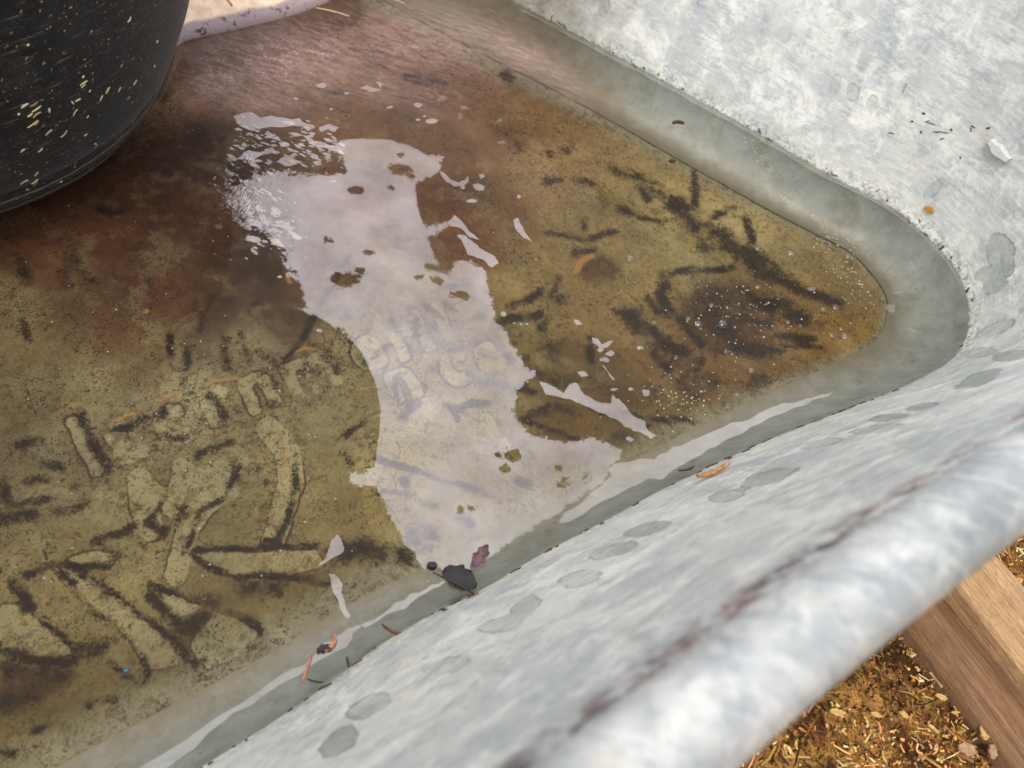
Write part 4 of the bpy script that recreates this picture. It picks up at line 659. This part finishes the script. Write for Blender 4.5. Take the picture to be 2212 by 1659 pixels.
for i, (x, y, L, a) in enumerate([(1995,245,.006,20),(2003,262,.005,-30),(2012,268,.006,10),(1990,285,.004,70),(2024,284,.007,-5),(2040,285,.006,5),(2055,280,.004,40),(2102,274,.005,20),(2098,280,.003,80),(2135,276,.006,-10),(2075,340,.003,60),(1925,288,.005,5),(1970,262,.004,30),(2035,300,.004,-20)]):
    hh = hit(T_WALL, x, y)
    if hh: o = link('dirt_crumb', splinter('dirt_crumb', L * (.5, .8, 1.1)[i % 3], (.0016, .0009, .0007)[i % 3], .0007, None, 300 + i, .12), M_TW); place(o, hh[0], frame(hh[1], a)); tag(o, 'dark dirt crumb stuck high on the far metal wall near the right edge', 'dirt crumb', 'dark dirt crumbs on the far wall')
def leaf(name, L, wd, curl, seed, mat, lobes=0):
    rr = random.Random(seed); nx, ny = 12, 6; v = []; f = []
    for i in range(nx + 1):
        t = i / nx; half = wd * .5 * math.sin(math.pi * (t * .94 + .03)) ** .7 * (1 + lobes * math.sin(t * 19))
        for j in range(ny + 1):
            u = j / ny * 2 - 1; v.append(((t - .5) * L, u * half + rr.gauss(0, wd * .02), curl * L * (u * u * .5 + (2 * t - 1) ** 2 * .5) + rr.gauss(0, .025 * wd) + .0006))
    for i in range(nx):
        for j in range(ny): a = i * (ny + 1) + j; f.append((a, a + 1, a + ny + 2, a + ny + 1))
    me = mesh(name, v, f); o = link(name, me, mat, None, True); md = o.modifiers.new('solid', 'SOLIDIFY'); md.thickness = .0004; return o
hh = hit(T_WALL, 1545, 1027); o = leaf('dry_leaf', .0215, .0085, .22, 2, simple('tan_leaf', (198, 156, 106), .7, (150, 104, 66)), .18); place(o, hh[0], frame(hh[1], 16)); tag(o, 'curled tan dry leaf scrap resting on the near wall just above the waterline', 'leaf')
o = leaf('black_leaf', .021, .0145, .05, 5, M_BLK, .08); place(o, Vector((*P(992, 1252), .0012)), frame(Vector((0, 0, 1)), 30)); tag(o, 'black wet leaf with a dark stem floating against the near wall', 'leaf')
st = link('stem', splinter('stem', .030, .0011, .0009, None, 61, .1), M_TW); place(st, Vector((*P(985, 1266), .0020)), frame(Vector((0, 0, 1)), 30)); st.parent = o; st.matrix_parent_inverse = o.matrix_basis.inverted()
o = leaf('dead_leaf', .0165, .0075, .12, 9, simple('purple_leaf', (104, 76, 84), .5, (66, 44, 46)), .3); place(o, Vector((*P(1036, 1205), .0012)), frame(Vector((0, 0, 1)), -58)); tag(o, 'crumpled purple brown leaf scrap floating just above the black leaf', 'leaf')
def stick(x, y, L, wd, ang, mat, lb, z=.0014, name='twig', tree=None, seed=1, bend=.12):
    o = link(name, splinter(name, L, wd, wd * .8, None, seed, bend), mat)
    if tree is None: place(o, Vector((*P(x, y), z)), frame(Vector((0, 0, 1)), ang))
    else:
        hh = hit(tree, x, y)
        if hh is None: print('MISS', x, y); bpy.data.objects.remove(o); return None
        place(o, hh[0], frame(hh[1], ang))
    tag(o, lb, name.replace('_', ' ')); return o
stick(1480,1015,.0115,.0022,-22,M_TWB,'short red brown twig floating at the near waterline left of the tan leaf',.0016,'twig',None,4)
stick(855,1362,.0165,.0021,20,M_TWB,'bent brown twig floating below the black leaf along the near waterline',.0016,'twig',None,8,.25)
stick(663,1447,.0145,.0021,-75,M_RED,'upright orange red stem floating in the pale ribbon at lower left',.0016,'stem',None,12)
stick(681,1472,.0085,.0013,10,M_TW,'dark crossbar of twig at the foot of the orange red stem',.0014,'twig',None,13)
stick(712,1392,.0095,.0030,-60,M_RED,'curled orange red stem beside a dark crumb on the pale ribbon',.0018,'stem',None,14,.3)
stick(700,1406,.0075,.0045,-20,M_BLK,'dark wet crumb under the curled orange red stem',.0012,'crumb',None,15)
stick(752,1432,.006,.0016,80,M_TW,'dark short twig between the bent brown twig and the curled red stem',.0012,'twig',None,16)
stick(932,1226,.0055,.0045,0,M_BLK,'black crumb floating at the lower tip of the broad sky reflection',.0014,'crumb',None,17)
stick(320,1231,.0105,.0016,62,M_TW,'dark straight twig lying on the bottom below the stamped letters',-DEPTH+.001,'twig',None,18,.03)
stick(1450,352,.006,.003,-10,M_TWB,'brown crumb on the sunken edge below the far wall',.0012,'crumb',None,19)
stick(1463,270,.011,.003,-12,M_TWB,'brown reddish bark scrap afloat close to the far wall',.0012,'bark scrap'.replace(' ','_'),None,20)
stick(718,30,.03,.0012,9,M_STRAW[1],'pale straw lying on the water near the top edge beside the sand bank',.0014,'straw',None,22,.04)
stick(852,4,.02,.0012,22,M_STRAW[1],'pale straw end at the very top edge of the water',.0014,'straw',None,23,.04)
stick(2008,453,.0085,.0046,28,simple('rust_flake', (196,134,40), .7, (150,96,30)),'orange rust flake on the far wall above the waterline',0,'rust_flake',T_WALL,24)
stick(2163,325,.022,.0085,38,simple('white_flake', (208,210,208), .6, (186,188,188)),'white paint like flake on the far wall at the right edge',0,'white_flake',T_WALL,25)
stick(1955,190,.008,.0014,-70,simple('pink_chip', (206,160,150), .7),'pinkish straw chip stuck high on the far wall',0,'straw_chip',T_WALL,26)
stick(1672,1328,.02,.0026,-45,M_STRAW[1],'pale blurred straw lying across the stained seam under the rolled rim',0,'straw_chip',T_WALL,27)
stick(245,1412,.0022,.002,0,simple('blue_speck', (20,140,190), .4),'tiny bright blue speck on the silt in the lower left corner',-DEPTH+.0012,'blue_speck',None,28)
# ------------------------------------------------------------------ sand bank rising from the water behind the tub
def sand_mat():
    m = N('peach_sand'); n = m.noise(120, 5, .65); z = m.n('ShaderNodeSeparateXYZ', {}, Vector=m.pos()).outputs[2]
    c = m.mix(m.ramp(n, .35, .65), lin(250, 224, 198), lin(226, 194, 168)); wet = m.ramp(m.math('ADD', z, m.math('MULTIPLY_ADD', m.noise(60, 3, .6), .004, -.002)), .0092, .0075)
    c = m.mix(wet, c, lin(150, 132, 134)); bl = m.math('MULTIPLY', m.ramp(m.noise(120, 5, .7, None, .6), .55, .6), wet); c = m.mix(m.math('MULTIPLY', bl, .9), c, lin(48, 36, 40))
    c = m.mix(m.ramp(z, .0006, -.0012), c, lin(122, 94, 74)); m.bsdf(c, m.mix(wet, (.8,) * 3 + (1,), (.25,) * 3 + (1,)), 0, m.bump(n, .3, .001), .4); return m.m
SB = [(340,150),(385,92),(440,78),(520,62),(590,45),(650,28),(720,0),(800,-40),(700,-110),(500,-120),(330,-60),(250,60)]
def bank():
    c0 = P(470, -20); pts = chaikin([P(*p) for p in SB], 2); rings = []
    for k, zz in ((1.006, -DEPTH), (1.0, -.002), (.985, .003), (.93, .006), (.8, .009), (.55, .013), (.25, .016)): rings.append(np.array([(c0[0] + (a - c0[0]) * k, c0[1] + (b - c0[1]) * k, zz) for a, b in pts]))
    v, q = loft(rings); return fastmesh('sand_bank', v, q)
tag(link('sand_bank', bank(), sand_mat(), None, True), 'peach coloured sand bank with dark wet edge rising from the water behind the black tub', 'sand', kind='stuff')
stick(491,27,.016,.003,50,simple('yellow_curl', (214,168,60), .6),'yellow curled straw on the peach sand bank',.009,'straw',None,30,.5)
# ------------------------------------------------------------------ ground outside: soil, shavings, planks
GZ = -.05
def ground_mat():
    m = N('sawdust_soil'); n = m.noise(26, 5, .65); n2 = m.noise(150, 6, .7); n3 = m.noise(420, 4, .7)
    c = m.mix(m.ramp(n, .42, .58), lin(104, 68, 38), lin(206, 152, 80)); c = m.mix(m.math('MULTIPLY', m.ramp(n2, .5, .64), m.ramp(n, .4, .55)), c, lin(222, 176, 102)); c = m.mix(m.math('MULTIPLY', m.ramp(n3, .5, .62), .8), c, lin(50, 32, 17))
    m.bsdf(c, .9, 0, m.bump(m.math('ADD', n2, n3), .8, .006), .2); return m.m
def make_ground():
    # fine near the planks, one sheet on to the horizon
    e = np.r_[-60, -20, -6, -2, np.arange(-.8, .9, .02), 2, 6, 20, 60]; gx, gy = np.meshgrid(e, e); z = GZ - .0 + .006 * np.sin(gx * 23 + 1) * np.cos(gy * 19); z[np.hypot(gx, gy) > 1] = GZ
    for (px_, py_, rad, hgt) in ((1900, 1560, .035, .012), (2080, 1500, .03, .01)):
        a = P(px_, py_, GZ); z += hgt * np.exp(-((gx - a[0]) ** 2 + (gy - a[1]) ** 2) / rad ** 2)
    n = len(e); I = np.arange(n * n).reshape(n, n); q = np.stack([I[:-1, :-1], I[:-1, 1:], I[1:, 1:], I[1:, :-1]], -1).reshape(-1, 4)
    ins = inpoly(np.c_[gx.ravel(), gy.ravel()], WC[::8] - NO[::8] * .05); 
    return fastmesh('ground', np.c_[gx.ravel(), gy.ravel(), np.where(ins, GZ - .02, z.ravel())], q)
tag(link('ground', make_ground(), ground_mat(), None, True), 'sawdust covered soil around the trough', 'ground', kind='structure')
def wood_mat(name, a, b, dk, fuzz):
    m = N(name); o = m.obj(); g = m.noise(1, 5, .6, m.xform((6, 140, 60), (0, 0, 0), o), .3); g2 = m.noise(1, 3, .5, m.xform((1.5, 26, 10), (0, 0, 0), o), .5); f = m.noise(1, 4, .7, m.xform((90, 700, 400), (0, 0, 0), o))
    c = m.mix(m.ramp(g2, .3, .7), lin(*a), lin(*b)); c = m.mix(m.math('MULTIPLY', m.ramp(g, .5, .7), .5), c, lin(*dk)); c = m.mix(m.math('MULTIPLY', m.ramp(f, .45, .7), fuzz), c, lin(*[min(255, v * 1.25) for v in a]))
    wv = m.noise(40, 5, .7, o); c = m.mix(m.math('MULTIPLY', m.ramp(wv, .45, .7), .35), c, lin(*dk)); ft = m.noise(1, 3, .6, m.xform((220, 900, 700), (0, 0, .25), o)); c = m.mix(m.math('MULTIPLY', m.ramp(ft, .55, .7), fuzz), c, lin(*dk))
    g3 = m.noise(1, 6, .7, m.xform((14, 620, 300), (0, 0, .02), o), .4); c = m.mix(m.math('MULTIPLY', m.ramp(g3, .5, .66), .5), c, lin(*dk)); c = m.mix(m.math('MULTIPLY', m.ramp(g3, .48, .34), .35), c, lin(*[min(255, v * 1.2) for v in a]))
    ck = m.ramp(m.math('ABSOLUTE', m.math('SUBTRACT', g2, .46)), .006, .001); c = m.mix(m.math('MULTIPLY', ck, .5), c, lin(52, 34, 20))
    m.bsdf(c, .8, 0, m.bump(m.math('ADD', g, f), .5, .002), .2); return m.m
def plank(name, quad, ztop, mat, lb, rnd=0):
    # quad: four plan corners; the board is cut from them with real thickness down to the soil, edges eased
    q = [Vector((*p, 0)) for p in quad]; c0 = sum(q, Vector()) / 4; xd = (q[1] - q[0]).normalized(); nx, ny = 40, 10; bm = bmesh.new(); g = []
    rr = random.Random(hash(lb) % 1000)
    ang = math.atan2(xd.y, xd.x); inv = Matrix.Rotation(-ang, 4, 'Z')
    prof = [(0, GZ - .004), (0, ztop - .003), (.035, ztop - .0007)] + [(t, ztop) for t in np.linspace(.1, .9, 7)] + [(.965, ztop - .0007), (1, ztop - .003), (1, GZ - .004)]
    if rnd: prof = [(0, GZ - .004)] + [(t, ztop - rnd * (1 - math.sqrt(max(0, 1 - (2 * t - 1) ** 2 * .97)))) for t in np.linspace(0, 1, 19)] + [(1, GZ - .004)]
    for i in range(nx + 1):
        t = i / nx; a = q[0].lerp(q[1], t); b = q[3].lerp(q[2], t); row = []
        for s, z in prof: p = a.lerp(b, s) - c0; p = inv @ p; row.append(bm.verts.new((p.x, p.y + .0006 * math.sin(p.x * 60 + s * 3), z + (.0006 * math.sin(s * 20 + p.x * 30) if .05 < s < .95 else 0))))
        g.append(row)
    for i in range(nx):
        for j in range(len(prof) - 1): bm.faces.new((g[i][j], g[i + 1][j], g[i + 1][j + 1], g[i][j + 1]))
    bm.faces.new(g[0][::-1]); bm.faces.new(g[-1]); bmesh.ops.recalc_face_normals(bm, faces=bm.faces); me = bpy.data.meshes.new(name); bm.to_mesh(me); bm.free()
    o = link(name, me, mat, None, bool(rnd)); o.location = (c0.x, c0.y, 0); o.rotation_euler.z = ang; return tag(o, lb, 'plank', 'timber planks beside the trough')
def ext(a, b, t): return (a[0] + (b[0] - a[0]) * t, a[1] + (b[1] - a[1]) * t)
z1, z2 = -.022, -.008
A0, A1 = P(1976, 1347, z1), P(2184, 1625, z1); B0, B1 = P(2050, 1275, z1), P(2225, 1462, z1)
plank('timber_plank', [ext(A0, A1, -.55), ext(A0, A1, 2.2), ext(B0, B1, 2.7), ext(B0, B1, -.6)], z1, wood_mat('brown_plank', (144, 112, 84), (122, 92, 66), (84, 60, 42), .3), 'darker brown weathered plank with rounded top lying next to the shavings', .014)
C0, C1 = P(2068, 1262, z2), P(2216, 1452, z2); D0, D1 = P(2150, 1190, z2), P(2222, 1272, z2)
plank('timber_plank', [ext(C0, C1, -.6), ext(C0, C1, 2.4), ext(D0, D1, 5), ext(D0, D1, -1.0)], z2, wood_mat('pale_plank', (184, 152, 114), (166, 134, 98), (122, 92, 64), .55), 'paler fuzzy plank lying higher, at the right edge of the photo')

def shavings():
    r = random.Random(21); vs = []; fs = []; tone = []
    def chip(x, y, z, L, wd, th, yaw, pitch, roll, c):
        n = 3; M = Matrix.Translation((x, y, z)) @ Matrix.Rotation(yaw, 4, 'Z') @ Matrix.Rotation(pitch, 4, 'Y') @ Matrix.Rotation(roll, 4, 'X'); b = len(vs); cv = r.uniform(-.25, .25) * L
        for i in range(n):
            t = i / (n - 1); h = cv * math.sin(math.pi * t); w_ = wd * .5 * r.uniform(.5, 1.1)
            for (yy, zz) in ((-w_, -th / 2), (w_, -th / 2), (w_ * .8, th / 2), (-w_ * .8, th / 2)): vs.append(M @ Vector(((t - .5) * L, yy, zz + h)))
        for i in range(n - 1):
            for k in range(4): a, e = b + i * 4 + k, b + i * 4 + (k + 1) % 4; fs.append((a, e, e + 4, a + 4))
        fs.append((b + 3, b + 2, b + 1, b)); fs.append(tuple(b + (n - 1) * 4 + k for k in range(4))); tone.extend([c] * (n * 4))
    pal = [lin(232, 188, 118), lin(206, 158, 92), lin(172, 124, 68), lin(120, 84, 48), lin(238, 206, 148), lin(66, 44, 28), lin(150, 112, 70)]
    cen = P(1950, 1600, GZ)
    rg = np.random.default_rng(5); xy = np.c_[cen[0] + rg.uniform(-.22, .26, 26000), cen[1] + rg.uniform(-.2, .3, 26000)]; xy = xy[~inpoly(xy, WC[::6])]; qx = proj(np.c_[xy, np.full(len(xy), GZ)]); xy = xy[(qx[:, 0] > 1500) & (qx[:, 0] < 2500) & (qx[:, 1] < 1950)][:13000]
    for x, y in xy.tolist():
        big = r.random() < .10
        L = r.uniform(.006, .018) if big else min(.009, .0016 * r.lognormvariate(.45, .55)); wd = r.uniform(.0006, .0018) if big else r.uniform(.0006, .0022)
        dk = mnoise.noise(Vector((x * 26, y * 26, 3))); c = r.choice(pal if dk > -.15 else pal[2:4] + pal[5:] + [pal[5]])
        chip(x, y, GZ + .004 + r.random() * .009, L, wd, r.uniform(.0003, .001), r.uniform(0, 6.28), r.gauss(0, .3), r.gauss(0, .5), tuple(v_ * r.uniform(.8, 1.15) for v_ in c[:3]) + (1,))
    me = mesh('wood_shavings', vs, fs); cattr(me, 'tone', tone); return me
m = N('shaving_wood'); m.bsdf(m.attr('tone', 'Color'), .8, 0, None, .2)
tag(link('wood_shavings', shavings(), m.m), 'golden wood shavings and straw covering the soil beside the planks', 'wood shavings', kind='stuff')
M_CHIP = simple('pale_wood_chip', (206, 176, 112), .75, (170, 130, 72)); M_CH2 = simple('grey_wood_chip', (176, 146, 112), .8, (140, 110, 80))
for i, (x, y, L, wd, ang, mt, lb) in enumerate([(2030,1507,.012,.007,20,M_CHIP,'pale pointed wood chip on the shavings near the middle of the heap'),(2125,1578,.022,.015,-50,M_CHIP,'largest pale yellow wood chip lying against the darker plank'),(2060,1540,.009,.004,-5,M_CHIP,'small pale wood chip right of the pointed chip'),(2040,1590,.009,.003,-10,M_CHIP,'slim pale wood chip below the pointed chip'),(1727,1540,.0,.0,0,None,''),(1735,1530,.0,.0,0,None,''),(2085,1620,.02,.014,10,M_CH2,'grey brown bark chip left of the largest pale chip'),(2140,1625,.015,.01,-60,M_CH2,'grey crumbly chip at the bottom edge beside the darker plank'),(1890,1545,.012,.006,15,M_CHIP,'golden wood chip lying close under the rolled rim'),(1805,1540,.016,.008,10,M_CHIP,'flat golden wood chip nearest the lower left of the heap'),(1950,1545,.010,.007,40,M_CHIP,'round pale wood chip left of the dark soil clod'),(2018,1470,.016,.0022,70,M_CH2,'thin upright splinter on the dark soil patch')]):
    if not mt: continue
    o = leaf('wood_chip', L * .7, wd * .6, .08, 70 + i, mt, .12); o.modifiers['solid'].thickness = .0015; place(o, Vector((*P(x, y, GZ + .016), GZ + .016)), frame(Vector((.1, .1, 1)), ang)); tag(o, lb, 'wood chip', 'wood chips lying on the shavings')
